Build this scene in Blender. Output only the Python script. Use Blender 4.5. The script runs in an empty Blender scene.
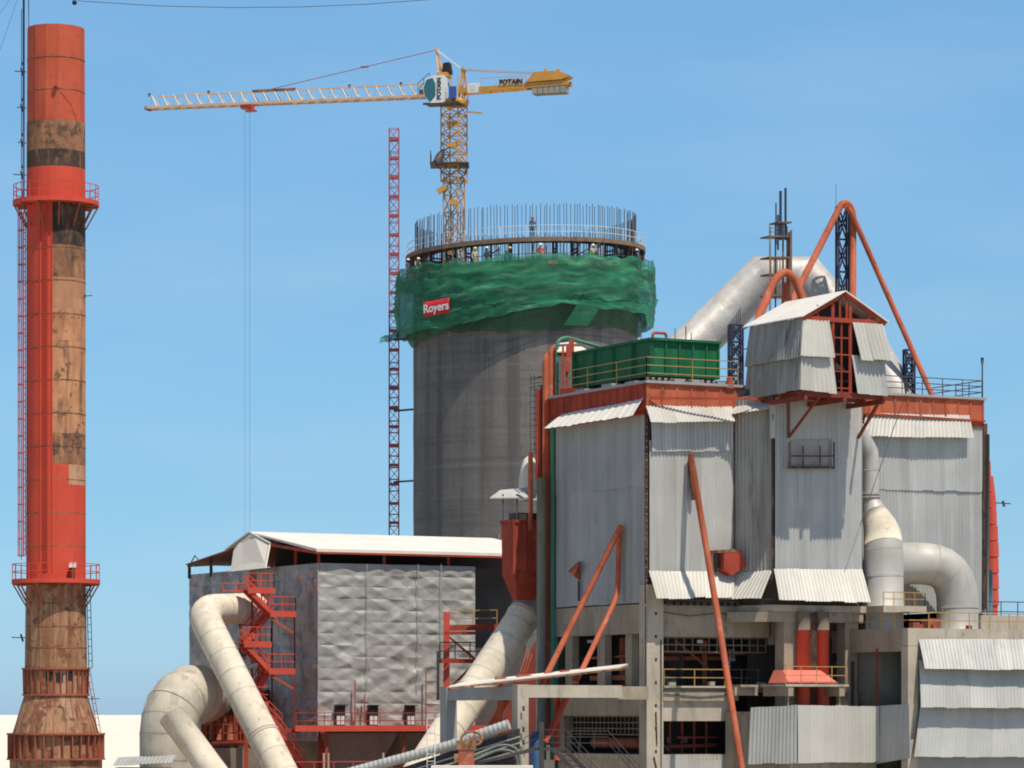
import bpy, math, random
from mathutils import Vector, Matrix, noise
random.seed(7)
SC = bpy.context.scene
COL = SC.collection
F, HOR, CZ = 3500.0, 715.0, 16.0      # focal length in pixels, horizon row, eye height
SKY_STR, EXPO, SKY_HUE, SKY_SAT, SKY_VAL, SKY_CLOUD = .10, 0.0, .5, 1.0, 2.4, .16
SKY_RAMP = ((0.0, (.60, .96, 1.65)), (.008, (.60, .97, 1.62)), (.03, (.57, .93, 1.45)), (.061, (.57, .905, 1.28)), (.119, (.69, 1.01, 1.24)), (.2, (.83, 1.20, 1.37)), (.4, (1.0, 1.03, 1.03)))
R_ = math.radians

def P(px, py, Y):
    return Vector(((px - 512) / F * Y, Y, CZ + (HOR - py) / F * Y))

class Frame:
    """A building grid: v runs right and back, u runs left and back."""
    def __init__(s, px, Y, deg=28.0):
        a = R_(deg)
        s.o = Vector(((px - 512) / F * Y, Y, 0))
        s.v = Vector((math.cos(a), math.sin(a), 0)); s.u = Vector((-math.sin(a), math.cos(a), 0))
    def pt(s, L, e, z):
        q = s.o + s.v * L + s.u * e
        return Vector((q.x, q.y, z))
    def Lat(s, px, e):
        r = (px - 512) / F
        return (r * (s.o.y + s.u.y * e) - s.o.x - s.u.x * e) / (s.v.x - r * s.v.y)
    def eat(s, px, L):
        r = (px - 512) / F
        return (r * (s.o.y + s.v.y * L) - s.o.x - s.v.x * L) / (s.u.x - r * s.u.y)
    def zat(s, py, L, e):
        return CZ + (HOR - py) / F * s.pt(L, e, 0).y
    def f(s, px, py, e):                    # a point on a front plane (e = const)
        L = s.Lat(px, e); return s.pt(L, e, s.zat(py, L, e))
    def s_(s, px, py, L):                   # a point on a side plane (L = const)
        e = s.eat(px, L); return s.pt(L, e, s.zat(py, L, e))

# ---------------------------------------------------------------- materials
def _n(nt, t, **k):
    n = nt.nodes.new(t)
    for a, b in k.items(): setattr(n, a, b)
    return n
def mat(name, c, rough=.65, metal=0.0, var=.18, vs=.5, streak=None, spots=None, bump=0.0, bs=6.0, alpha=1.0, spec=.4, bands=None):
    m = bpy.data.materials.new(name); m.use_nodes = True
    nt = m.node_tree; bs_ = nt.nodes['Principled BSDF']; out = nt.nodes['Material Output']
    tc = _n(nt, 'ShaderNodeTexCoord'); L = nt.links.new
    geo = _n(nt, 'ShaderNodeNewGeometry')          # world position: stable for every part
    pos = geo.outputs['Position']
    def noise_(scale, detail=6, vec=None, rough_=.6):
        n = _n(nt, 'ShaderNodeTexNoise'); n.inputs['Scale'].default_value = scale
        n.inputs['Detail'].default_value = detail; n.inputs['Roughness'].default_value = rough_
        L(vec or pos, n.inputs['Vector']); return n.outputs['Fac']
    def ramp(fac, a, b):
        r = _n(nt, 'ShaderNodeMapRange'); r.inputs['From Min'].default_value = a; r.clamp = True; r.inputs['From Max'].default_value = b
        L(fac, r.inputs['Value']); return r.outputs['Result']
    def mix(fac, a, b):
        x = _n(nt, 'ShaderNodeMix', data_type='RGBA'); L(fac, x.inputs['Factor'])
        for v, i in ((a, 6), (b, 7)):
            if isinstance(v, (tuple, list)): x.inputs[i].default_value = (*v[:3], 1)
            else: L(v, x.inputs[i])
        return x.outputs[2]
    lo = tuple(x * (1 - var) for x in c); hi = tuple(min(1, x * (1 + var)) for x in c)
    col = mix(ramp(noise_(vs), .3, .7), lo, hi)
    if bands:
        h, cols = bands                               # rings of height h, each with a colour of its own
        sx = _n(nt, 'ShaderNodeSeparateXYZ'); L(pos, sx.inputs[0])
        d = _n(nt, 'ShaderNodeMath', operation='DIVIDE'); L(sx.outputs[2], d.inputs[0]); d.inputs[1].default_value = h
        fl = _n(nt, 'ShaderNodeMath', operation='FLOOR'); L(d.outputs[0], fl.inputs[0])
        wn = _n(nt, 'ShaderNodeTexWhiteNoise', noise_dimensions='1D'); L(fl.outputs[0], wn.inputs['W'])
        cr = _n(nt, 'ShaderNodeValToRGB'); cr.color_ramp.interpolation = 'CONSTANT'
        while len(cr.color_ramp.elements) < len(cols): cr.color_ramp.elements.new(.5)
        for i, q in enumerate(cols):
            cr.color_ramp.elements[i].position = i / len(cols); cr.color_ramp.elements[i].color = (*q, 1)
        L(wn.outputs['Value'], cr.inputs[0])
        k = _n(nt, 'ShaderNodeMath', operation='MULTIPLY'); k.inputs[1].default_value = .6; L(ramp(noise_(.9), .25, .6), k.inputs[0])
        col = mix(k.outputs[0], col, cr.outputs[0])
    if streak:
        for st in (streak if isinstance(streak, list) else [streak]):
            sc, amt, sxy, sz, thr = st
            mp = _n(nt, 'ShaderNodeMapping'); mp.inputs['Scale'].default_value = (sxy, sxy, sz); L(pos, mp.inputs['Vector'])
            fac = ramp(noise_(1.0, 5, mp.outputs[0]), thr, thr + .16)
            k = _n(nt, 'ShaderNodeMath', operation='MULTIPLY'); L(fac, k.inputs[0]); k.inputs[1].default_value = amt
            col = mix(k.outputs[0], col, sc)
    if spots:
        for st in (spots if isinstance(spots, list) else [spots]):
            sc, amt, s, thr = st
            k = _n(nt, 'ShaderNodeMath', operation='MULTIPLY'); L(ramp(noise_(s, 9, None, .7), thr, thr + .07), k.inputs[0]); k.inputs[1].default_value = amt
            col = mix(k.outputs[0], col, sc)
    L(col, bs_.inputs['Base Color'])
    bs_.inputs['Roughness'].default_value = rough; bs_.inputs['Metallic'].default_value = metal
    bs_.inputs['Specular IOR Level'].default_value = spec
    if bump:
        b = _n(nt, 'ShaderNodeBump'); b.inputs['Strength'].default_value = bump; b.inputs['Distance'].default_value = .05
        L(noise_(bs, 8), b.inputs['Height']); L(b.outputs[0], bs_.inputs['Normal'])
    if alpha < 1:
        t = _n(nt, 'ShaderNodeBsdfTransparent'); ms = _n(nt, 'ShaderNodeMixShader')
        r = ramp(noise_(.8, 4), .35, .65)
        k = _n(nt, 'ShaderNodeMapRange'); k.inputs['To Min'].default_value = alpha - .1; k.inputs['To Max'].default_value = min(1, alpha + .1)
        L(r, k.inputs['Value']); L(k.outputs[0], ms.inputs[0]); L(t.outputs[0], ms.inputs[1]); L(bs_.outputs[0], ms.inputs[2]); L(ms.outputs[0], out.inputs['Surface'])
    return m

RUST = (.16, .07, .035); DRUST = (.05, .03, .022); GRIME = (.09, .08, .07)
M_ = {}
def defmats():
    M_['galv'] = mat('galvanised_sheet', (.41, .412, .40), .55, .15, .10, .35, [((.30, .29, .27), .6, 1.3, .06, .5), ((.56, .55, .51), .5, 2.3, .09, .56), ((.30, .17, .11), .6, 1.7, .16, .62)], None, .05, 3)
    M_['galv_dull'] = mat('dull_sheet', (.34, .345, .34), .6, .1, .10, .35, [((.26, .25, .23), .6, 1.3, .06, .5), (DRUST, .6, 1.1, .2, .66)], None, .05, 3)
    M_['galv_old'] = mat('stained_sheet', (.33, .315, .285), .6, .1, .12, .4, [((.21, .195, .175), .75, 1.6, .1, .46), ((.06, .05, .045), .8, 1.2, .2, .57), ((.26, .15, .09), .5, 2.4, .3, .63)], None, .05, 3)
    M_['apron'] = mat('bright_sheet', (.50, .48, .43), .55, .1, .08, .4, [((.45, .43, .38), .6, 1.6, .12, .52), ((.3, .23, .17), .35, 1.9, .4, .67)], None, .05, 3)
    M_['galv_new'] = mat('pale_sheet', (.44, .435, .405), .55, .1, .08, .4, [((.34, .33, .30), .6, 1.6, .12, .52), ((.3, .23, .17), .35, 1.9, .4, .67)], None, .05, 3)
    M_['alu'] = mat('creased_aluminium_cladding', (.38, .37, .345), .5, .15, .12, .5, [((.27, .26, .25), .5, .8, .5, .52), ((.50, .49, .46), .4, 2.0, .2, .57)], ((.30, .23, .17), .4, .8, .58), .5, 1.6)
    M_['alu_stain'] = mat('stained_aluminium_cladding', (.34, .325, .31), .6, .05, .2, .6, [((.18, .165, .155), .7, .9, .4, .48)], [((.30, .12, .095), .55, .5, .52), ((.12, .105, .10), .6, .9, .54), ((.40, .38, .36), .5, 1.3, .56)], .8, 1.6)
    M_['duct'] = mat('cream_duct_sheet', (.66, .585, .46), .7, .0, .12, .6, [((.48, .40, .30), .6, 1.2, .5, .5), ((.72, .66, .55), .5, .8, .4, .56)], [((.33, .25, .17), .6, 1.6, .575), ((.22, .17, .13), .5, 3.0, .63)], .25, 2)
    M_['duct_grey'] = mat('grey_duct_sheet', (.50, .45, .36), .65, .08, .16, .7, ((.24, .22, .19), .6, 1.3, .5, .52), ((.16, .14, .12), .45, .9, .6), .12, 2)
    M_['duct_silver'] = mat('silver_duct_sheet', (.47, .45, .405), .55, .2, .1, .6, ((.34, .31, .26), .55, 1.5, .4, .52), ((.26, .2, .15), .3, 1.6, .64), .1, 2)
    M_['duct_patch'] = mat('patched_silver_insulation', (.44, .42, .39), .5, .12, .12, .9, None, [((.36, .33, .3), .55, 1.1, .50), ((.62, .60, .57), .6, .7, .56)], .9, 1.0)
    M_['white'] = mat('white_sheet_roof', (.74, .70, .62), .6, 0, .06, .4, ((.58, .52, .43), .5, .8, .5, .54))
    M_['cream'] = mat('cream_wall_paint', (.66, .60, .51), .8, 0, .04, .1, ((.72, .66, .55), .4, .3, .1, .5))
    M_['conc'] = mat('weathered_concrete', (.33, .275, .205), .85, 0, .16, .5, [((.20, .165, .125), .7, 1.1, .22, .5), ((.44, .39, .32), .5, 1.6, .3, .58)], ((.11, .09, .07), .65, .9, .585), .2, 5)
    M_['conc_pale'] = mat('pale_concrete', (.43, .375, .295), .85, 0, .14, .5, [((.26, .22, .17), .65, 1.2, .25, .52), ((.54, .49, .41), .5, 1.5, .4, .58)], ((.16, .13, .10), .6, 1.2, .6), .2, 5)
    M_['conc_grey'] = mat('grey_precast_concrete', (.32, .32, .315), .85, 0, .1, .6, ((.23, .225, .22), .5, .9, .3, .54), None, .15, 5)
    M_['conc_in'] = mat('shade_dark_interior_concrete', (.07, .06, .055), .9, 0, .2, .5)  # interior darkness put into the concrete colour
    M_['silo'] = mat('slipformed_concrete', (.165, .153, .14), .9, 0, .14, .35, [((.095, .088, .082), .85, .9, .03, .47), ((.25, .235, .215), .6, 1.6, .04, .56), ((.105, .098, .092), .6, .04, 1.6, .5), ((.22, .205, .19), .4, .06, 3.0, .57)], [((.13, .09, .065), .5, .5, .6), ((.09, .085, .08), .5, 1.2, .58)], .35, 4)
    M_['red'] = mat('red_oxide_paint', (.34, .055, .03), .75, 0, .22, .6, [((.21, .042, .025), .7, 1.5, .3, .5)], [((.13, .055, .03), .7, 1.3, .57), ((.34, .22, .16), .35, .9, .6)], .1, 5, spec=.2)
    M_['redbright'] = mat('bright_red_paint', (.56, .075, .045), .55, 0, .1, .6, ((.42, .06, .035), .5, 1.2, .3, .56), ((.2, .06, .04), .4, 1.6, .66))
    M_['chim_red'] = mat('fresh_red_stack_paint', (.58, .077, .044), .75, 0, .08, .35, ((.42, .055, .032), .5, 1.1, .08, .52), ((.22, .06, .035), .5, 1.8, .62), .06, 3, spec=.2)
    M_['old_red'] = mat('faded_red_stack_paint', (.50, .095, .048), .8, 0, .12, .5, [((.36, .06, .035), .6, 1.1, .1, .5), ((.52, .14, .08), .5, 1.7, .2, .56)], ((.20, .07, .04), .6, 1.4, .60), .08, 3, spec=.2)
    M_['orange'] = mat('faded_orange_paint', (.45, .115, .058), .75, 0, .18, .6, [((.31, .075, .04), .7, 1.5, .3, .5), ((.55, .24, .15), .5, 1.1, .4, .57)], [((.17, .07, .04), .7, 1.6, .575), ((.42, .33, .25), .4, .9, .6)], .1, 4, spec=.2)
    M_['rust_orange'] = mat('orange_rust_steel', (.50, .225, .11), .8, 0, .2, .7, [((.30, .12, .055), .7, 1.5, .4, .48), ((.10, .055, .035), .8, 1.8, .3, .56)], ((.09, .05, .03), .8, 1.2, .56), .15, 4)
    M_['rust_tan'] = mat('tan_rusty_steel', (.52, .25, .12), .8, 0, .16, .7, [((.36, .15, .07), .7, 1.6, .35, .48), ((.10, .05, .035), .85, 2.0, .35, .55)], ((.08, .045, .03), .85, 1.1, .555), .15, 4)
    M_['conc_brown'] = mat('dark_brown_concrete', (.17, .135, .10), .9, 0, .2, .6)
    M_['shaded_red'] = mat('shaded_red_paint', (.20, .035, .022), .7, 0, .2, .6)  # red darkened in colour for steel that stands in shade
    M_['rust'] = mat('rusted_stack_steel', (.44, .21, .105), .8, 0, .22, .7, [((.30, .135, .07), .7, 1.2, .25, .5), ((.12, .07, .045), .75, 1.6, .3, .62)], [((.08, .05, .035), .8, 1.1, .60), ((.55, .36, .24), .4, .8, .6)], .15, 4, bands=(2.16, [(.42, .19, .10), (.55, .34, .22), (.20, .105, .06), (.50, .28, .17)]))
    M_['rustpale'] = mat('pale_rusty_stack_base', (.40, .215, .115), .85, 0, .22, .8, [((.24, .095, .045), .9, 1.4, .14, .46), ((.09, .04, .025), .85, 2.6, .16, .54), ((.52, .36, .24), .6, 1.2, .25, .55)], [((.16, .055, .028), .9, .8, .53), ((.06, .03, .02), .85, 1.5, .57)], .2, 4)
    M_['rustbrown'] = mat('brown_rust_steel', (.26, .12, .06), .8, 0, .3, 1.0, [((.46, .22, .11), .8, 1.5, .5, .5), ((.10, .055, .035), .8, 2.2, .4, .53)], ((.06, .04, .03), .8, 1.3, .53), .15, 4)
    M_['rustdark'] = mat('blackened_steel', (.07, .04, .028), .8, 0, .35, 1.2, [((.30, .14, .07), .8, 2.0, .5, .55), ((.40, .21, .11), .7, 1.2, .8, .62)], ((.018, .014, .012), .8, 1.3, .52), .15, 4)
    M_['flange'] = mat('rusty_red_flange', (.32, .085, .045), .75, 0, .22, .9, ((.2, .07, .04), .6, 1.5, .5, .5), ((.40, .25, .16), .5, 1.2, .58))
    M_['yellow'] = mat('yellow_handrail_paint', (.40, .23, .07), .55, 0, .15, 1.0, None, ((.3, .14, .05), .5, 2.0, .6))
    M_['crane'] = mat('crane_yellow_paint', (.58, .28, .05), .5, 0, .15, .8, None, ((.35, .14, .06), .6, 1.6, .57))
    M_['cranewhite'] = mat('faded_jib_paint', (.62, .42, .28), .55, 0, .15, .8, None, ((.45, .2, .13), .5, 1.2, .58))
    M_['cabwhite'] = mat('white_cab_paint', (.75, .75, .72), .4, 0, .04, .8)
    M_['glass'] = mat('teal_cab_glass', (.03, .13, .15), .08, 0, .2, 1, spec=.8)
    M_['pane'] = mat('white_window_pane', (.62, .64, .66), .2, 0, .05, 1, spec=.6)
    M_['hoist'] = mat('pinkish_red_mast_paint', (.36, .075, .085), .6, 0, .15, .5)
    M_['green'] = mat('green_tank_paint', (.012, .125, .052), .6, 0, .15, .5, ((.008, .075, .034), .7, 1.3, .2, .5), [((.03, .07, .04), .5, 1.5, .6), ((.05, .16, .09), .4, .8, .58)], spec=.2)
    M_['greenpipe'] = mat('green_pipe_paint', (.06, .20, .14), .55, 0, .15, .8)
    M_['greypipe'] = mat('dull_green_grey_pipe', (.15, .165, .14), .6, 0, .15, .8, ((.09, .09, .08), .6, 1.4, .4, .52))
    M_['net'] = mat('green_debris_netting', (.022, .19, .095), .85, 0, .35, .35, [((.012, .10, .055), .7, .3, .9, .48), ((.12, .34, .22), .65, .4, 1.8, .55)], ((.13, .2, .14), .4, .5, .6), 0, alpha=.77)
    M_['netthin'] = mat('thin_green_netting', (.02, .10, .055), .8, 0, .3, .4, ((.01, .05, .03), .6, .4, .8, .5), alpha=.72)
    M_['jibpale'] = mat('pale_jib_lattice_paint', (.70, .60, .48), .55, 0, .1, .8)
    M_['timber'] = mat('weathered_formwork_timber', (.20, .135, .09), .85, 0, .3, 1.0, None, ((.07, .05, .04), .6, 1.4, .55))
    M_['steel'] = mat('dark_scaffold_steel', (.06, .055, .055), .6, .2, .3, 1.0, None, ((.16, .08, .05), .6, 1.6, .58))
    M_['rebar'] = mat('rebar_steel', (.10, .095, .105), .6, .2, .2, .5)
    M_['railwhite'] = mat('white_rail_paint', (.62, .62, .60), .5, 0, .1, 1)
    M_['bluesteel'] = mat('blue_black_lattice_paint', (.035, .037, .075), .5, .1, .2, 1.0, None, ((.12, .07, .05), .5, 2.0, .62))
    M_['scaff'] = mat('rusty_scaffold_tube', (.20, .115, .07), .7, 0, .3, 1.0, None, ((.06, .05, .06), .7, 1.5, .52))
    M_['banner'] = mat('red_banner_cloth', (.55, .018, .028), .7, 0, .08, .5)
    M_['letter'] = mat('white_lettering', (.80, .79, .76), .6, 0, .02, 1)
    M_['letterdark'] = mat('black_lettering', (.015, .014, .016), .6, 0, .02, 1)
    M_['teal'] = mat('teal_pipe_paint', (.03, .17, .22), .55, 0, .15, .8)
    M_['brownsheet'] = mat('dusty_hopper_cloth', (.21, .165, .13), .85, 0, .2, .5, ((.12, .09, .07), .6, .7, .4, .52), None, .3, 2)
    M_['ground'] = mat('dusty_limestone_ground', (.42, .37, .29), .9, 0, .15, .05, None, ((.3, .26, .2), .5, .15, .55), .2, 1)
    M_['darkrail'] = mat('dark_grey_rail', (.07, .065, .065), .5, .1, .15, 1)
    M_['counter'] = mat('grey_counterweight_concrete', (.30, .28, .24), .85, 0, .15, 1)
    M_['skin'] = mat('skin', (.20, .10, .06), .6, 0, .05, 1)
    for k, c in (('cloth_a', (.10, .11, .14)), ('cloth_b', (.45, .38, .26)), ('cloth_c', (.50, .10, .05)), ('cloth_d', (.12, .16, .30)), ('trouser', (.04, .045, .06)), ('hat_w', (.72, .70, .62)), ('hat_y', (.70, .50, .10)), ('hat_r', (.5, .06, .04))):
        M_[k] = mat('site_' + {'c': 'cloth', 't': 'trousers', 'h': 'helmet'}[k[0]] + '_' + k[-1] * 2, c, .7, 0, .12, 2)
defmats()
def variants():
    for k in ('galv', 'galv_dull', 'galv_old', 'galv_new', 'apron'):
        for i, q in ((1, .91), (2, 1.07)):
            m_ = M_[k].copy(); m_.name = M_[k].name + ('_darker' if i == 1 else '_lighter'); M_[k + str(i)] = m_
            for n_ in m_.node_tree.nodes:
                if n_.bl_idname == 'ShaderNodeMix':
                    for j in (6, 7):
                        if not n_.inputs[j].is_linked: n_.inputs[j].default_value = [min(1, x * q) for x in n_.inputs[j].default_value[:3]] + [1]
variants()
SHEETS = ('galv', 'galv_dull', 'galv_old', 'galv_new', 'apron')

# ---------------------------------------------------------------- mesh builder
def basis(d, up=None):
    d = d.normalized()
    if up is None: up = Vector((0, 0, 1)) if abs(d.z) < .95 else Vector((0, 1, 0))
    x = d.cross(up)
    if x.length < 1e-6: x = d.cross(Vector((1, 0, 0)))
    x.normalize(); y = x.cross(d).normalized()
    return x, y
class MB:
    def __init__(s): s.v = []; s.f = []; s.sm = []; s.mi = []
    def add(s, vs, fs, smooth=False, mi=0):
        o = len(s.v); s.v += [Vector(q) for q in vs]
        for q in fs: s.f.append([i + o for i in q]); s.sm.append(smooth); s.mi.append(mi)
        return s
    def bar(s, p, q, w=.1, h=None, up=None):
        h = h or w; p, q = Vector(p), Vector(q); d = q - p
        if d.length < 1e-5: return s
        x, y = basis(d, up); x = x * w / 2; y = y * h / 2
        vs = [p - x - y, p + x - y, p + x + y, p - x + y, q - x - y, q + x - y, q + x + y, q - x + y]
        return s.add(vs, [(3, 2, 1, 0), (4, 5, 6, 7), (0, 1, 5, 4), (1, 2, 6, 5), (2, 3, 7, 6), (3, 0, 4, 7)])
    def prism(s, pts, t):                      # polygon pushed along the vector t
        n = len(pts); t = Vector(t); a = [Vector(q) for q in pts]; b = [q + t for q in a]
        fs = [tuple(range(n))[::-1], tuple(range(n, 2 * n))] + [(i, (i + 1) % n, n + (i + 1) % n, n + i) for i in range(n)]
        return s.add(a + b, fs)
    def box(s, fr, L0, L1, e0, e1, z0, z1):
        return s.prism([fr.pt(L0, e0, z0), fr.pt(L1, e0, z0), fr.pt(L1, e1, z0), fr.pt(L0, e1, z0)], (0, 0, z1 - z0))
    def abox(s, x0, x1, y0, y1, z0, z1):
        return s.prism([(x0, y0, z0), (x1, y0, z0), (x1, y1, z0), (x0, y1, z0)], (0, 0, z1 - z0))
    def tube(s, path, r, seg=14, caps=True, smooth=True):
        path = [Vector(q) for q in path]; n = len(path)
        rs = r if isinstance(r, (list, tuple)) else [r] * n
        dirs = []
        for i in range(n):
            a = (path[i] - path[i - 1]).normalized() if i else None
            b = (path[i + 1] - path[i]).normalized() if i < n - 1 else None
            dirs.append((a, b))
        x, y = basis(dirs[0][1]); vs = []
        for i in range(n):
            a, b = dirs[i]
            if a is not None and b is not None:
                t = (a + b).normalized(); c = max(.35, a.dot(t)); m = (b - a)
                x = (x - t * x.dot(t)).normalized(); y = t.cross(x) * -1
                y = x.cross(t)
                for k in range(seg):
                    an = 2 * math.pi * k / seg; o = x * math.cos(an) + y * math.sin(an)
                    if m.length > 1e-5:
                        mm = m.normalized(); o = o + mm * o.dot(mm) * (1 / c - 1)
                    vs.append(path[i] + o * rs[i])
            else:
                t = b or a
                x = (x - t * x.dot(t)).normalized(); y = x.cross(t)
                for k in range(seg):
                    an = 2 * math.pi * k / seg
                    vs.append(path[i] + (x * math.cos(an) + y * math.sin(an)) * rs[i])
        fs = []
        for i in range(n - 1):
            for k in range(seg):
                k2 = (k + 1) % seg
                fs.append((i * seg + k, i * seg + k2, (i + 1) * seg + k2, (i + 1) * seg + k))
        s.add(vs, fs, smooth)
        if caps:
            o = len(s.v) - len(vs)
            s.f.append([o + k for k in range(seg)]); s.f.append([o + (n - 1) * seg + k for k in range(seg)][::-1]); s.sm += [False, False]; s.mi += [0, 0]
        return s
    def lathe(s, c, prof, seg=40, smooth=True, a0=0.0, a1=2 * math.pi):
        c = Vector(c); full = abs(a1 - a0 - 2 * math.pi) < 1e-6; ns = seg if full else seg + 1; vs = []
        for r, z in prof:
            for k in range(ns):
                an = a0 + (a1 - a0) * k / seg
                vs.append((c.x + r * math.cos(an), c.y + r * math.sin(an), c.z + z))
        fs = []
        for i in range(len(prof) - 1):
            for k in range(seg):
                k2 = (k + 1) % ns
                fs.append((i * ns + k, i * ns + k2, (i + 1) * ns + k2, (i + 1) * ns + k))
        return s.add(vs, fs, smooth)
    def grid(s, rows, smooth=False, thick=None):
        """rows of points -> sheet; thick (a vector) gives it a back and closed edges"""
        m, n = len(rows), len(rows[0]); vs = [q for r in rows for q in r]
        fs = [(i * n + j, i * n + j + 1, (i + 1) * n + j + 1, (i + 1) * n + j) for i in range(m - 1) for j in range(n - 1)]
        if thick is not None:
            k = m * n; vs = vs + [Vector(q) + thick for q in vs]
            fs = fs + [tuple(k + i for i in q[::-1]) for q in fs]
            rim = [j for j in range(n)] + [i * n + n - 1 for i in range(1, m)] + [(m - 1) * n + j for j in range(n - 2, -1, -1)] + [i * n for i in range(m - 2, 0, -1)]
            fs += [(rim[(i + 1) % len(rim)], rim[i], k + rim[i], k + rim[(i + 1) % len(rim)]) for i in range(len(rim))]
        return s.add(vs, fs, smooth)
    def corr(s, a, b, c, d, per=.28, amp=.022, rows=3, panel=.95, lift=.025, rag=.05):
        """corrugated sheet: a top left, b top right, c bottom right, d bottom left, seen from outside"""
        a, b, c, d = map(Vector, (a, b, c, d)); w = ((b - a).length + (c - d).length) / 2
        nrm = (d - a).cross(b - a).normalized(); n = max(6, int(round(w / per * 6)))
        pl = [(random.uniform(-1, 1), random.uniform(-1, 1), random.uniform(-1, 1)) for _ in range(int(w / panel) + 3)]
        dn = (d - a).normalized(); out = []
        for i in range(rows + 1):
            t = i / rows; row = []
            for j in range(n + 1):
                q = j / n; base = a.lerp(b, q).lerp(d.lerp(c, q), t); p = pl[int(q * w / panel + .001)]
                o = amp * math.sin(2 * math.pi * q * w / per) + lift * p[0] * (t if p[0] > 0 else .3) + .02 * math.sin(3.1 * t + 7 * q)
                base = base + nrm * o
                if i == rows: base = base + dn * rag * p[1]
                if i == 0: base = base + dn * rag * .5 * p[2]
                row.append(base)
            out.append(row)
        f0 = len(s.f); s.grid(out, False, nrm * -.018); tone = [random.choice((0, 0, 1, 2)) for _ in pl]; k = 2 * rows * n
        for i in range(k): s.mi[f0 + i] = tone[int((i % n) / n * w / panel + .001)]
        return s
    def quilt(s, a, b, c, d, nx, ny, amp=.22, sub=10, seed=0):
        """thin cladding dented between its fixing lines"""
        a, b, c, d = map(Vector, (a, b, c, d)); nrm = (d - a).cross(b - a).normalized(); rnd = random.Random(seed)
        cells = {(i, j): (rnd.uniform(.4, 1.2) * rnd.choice((1, 1, -1)), rnd.uniform(.25, .75), rnd.uniform(.25, .75), rnd.uniform(-.35, .35)) for i in range(nx + 1) for j in range(ny + 1)}
        out = []
        for jj in range(ny * sub + 1):
            row = []
            for ii in range(nx * sub + 1):
                x, y = ii / sub, jj / sub; i, j = min(int(x), nx - 1), min(int(y), ny - 1); fx, fy = x - i, y - j
                k, cx, cy, sk = cells[(i, j)]
                xx = fx / cx if fx < cx else (1 - fx) / (1 - cx)
                cyy = min(.9, max(.1, cy + sk * (fx - .5)))
                yy = fy / cyy if fy < cyy else (1 - fy) / (1 - cyy)
                o = amp * k * min(xx, yy, .8 * (xx + yy) / 2 + .1)
                o += .05 * noise.noise(Vector((x * 1.7, y * 1.7, seed)))
                row.append(a.lerp(b, ii / (nx * sub)).lerp(d.lerp(c, ii / (nx * sub)), jj / (ny * sub)) + nrm * o)
            out.append(row)
        return s.grid(out, False, nrm * -.02)
    def lattice(s, p, q, w, n, r=.05, leg=.09, up=None, style='x', w2=None):
        p, q = Vector(p), Vector(q); x, y = basis(q - p, up); w2 = w2 or w
        cs = [(x * sx * w / 2 + y * sy * w2 / 2) for sx, sy in ((-1, -1), (1, -1), (1, 1), (-1, 1))]
        for c in cs: s.bar(p + c, q + c, leg)
        for i in range(n + 1):
            t = p.lerp(q, i / n)
            for k in range(4):
                s.bar(t + cs[k], t + cs[(k + 1) % 4], r)
                if i < n and not (style == 'p' and k % 2):
                    t2 = p.lerp(q, (i + 1) / n); k2 = (k + 1) % 4
                    if style == 'p': s.bar(t + cs[k], t2 + cs[k2], r); s.bar(t + cs[k2], t2 + cs[k], r)
                    elif style == 'x' or i % 2 == 0: s.bar(t + cs[k], t2 + cs[k2], r)
                    if style == 'x' or (style == 'z' and i % 2 == 1): s.bar(t + cs[k2], t2 + cs[k], r)
        return s
    def text(s, string, size, origin, right, up, fwd=.03, bold=.0):
        cu = bpy.data.curves.new('lettering', 'FONT'); cu.body = string; cu.size = size; cu.extrude = fwd; cu.offset = bold
        cu.align_x = 'CENTER'; cu.align_y = 'CENTER'
        o = bpy.data.objects.new('lettering', cu); COL.objects.link(o)
        dg = bpy.context.evaluated_depsgraph_get(); me = bpy.data.meshes.new_from_object(o.evaluated_get(dg))
        bpy.data.objects.remove(o)
        right = Vector(right).normalized(); up = Vector(up).normalized(); nz = right.cross(up); origin = Vector(origin)
        vs = [origin + right * q.co.x + up * q.co.y + nz * q.co.z for q in me.vertices]
        s.add(vs, [tuple(p.vertices) for p in me.polygons]); bpy.data.meshes.remove(me)
        return s
    def build(s, name, m, parent=None, loc=None):
        if parent is not None:
            root = parent
            while root.parent: root = root.parent
            o = Vector(root.location)
        else: o = Vector(loc) if loc is not None else Vector((0, 0, 0))
        me = bpy.data.meshes.new(name)
        me.from_pydata([q - o for q in s.v], [], s.f); me.update()
        me.polygons.foreach_set('use_smooth', s.sm); me.polygons.foreach_set('material_index', [i if m in SHEETS or isinstance(m, (list, tuple)) else 0 for i in s.mi])
        if m in SHEETS: m = [m, m + '1', m + '2']
        for k in (m if isinstance(m, (list, tuple)) else [m]): me.materials.append(M_[k] if isinstance(k, str) else k)
        ob = bpy.data.objects.new(name, me); COL.objects.link(ob)
        if parent is not None: ob.parent = parent
        else: ob.location = o
        return ob
def _each(self, name, m, parent):
    """like build, but every loose piece becomes a part of its own"""
    n = len(self.v); par = list(range(n))
    def find(i):
        while par[i] != i: par[i] = par[par[i]]; i = par[i]
        return i
    for q in self.f:
        r = find(q[0])
        for i in q[1:]: par[find(i)] = r
    groups = {}
    for k, q in enumerate(self.f): groups.setdefault(find(q[0]), []).append(k)
    out = []
    for ks in groups.values():
        b = MB(); idx = {}
        for k in ks:
            for i in self.f[k]:
                if i not in idx: idx[i] = len(b.v); b.v.append(self.v[i])
            b.f.append([idx[i] for i in self.f[k]]); b.sm.append(self.sm[k]); b.mi.append(0)
        out.append(b.build(name, m, parent))
    return out
MB.each = _each
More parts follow.
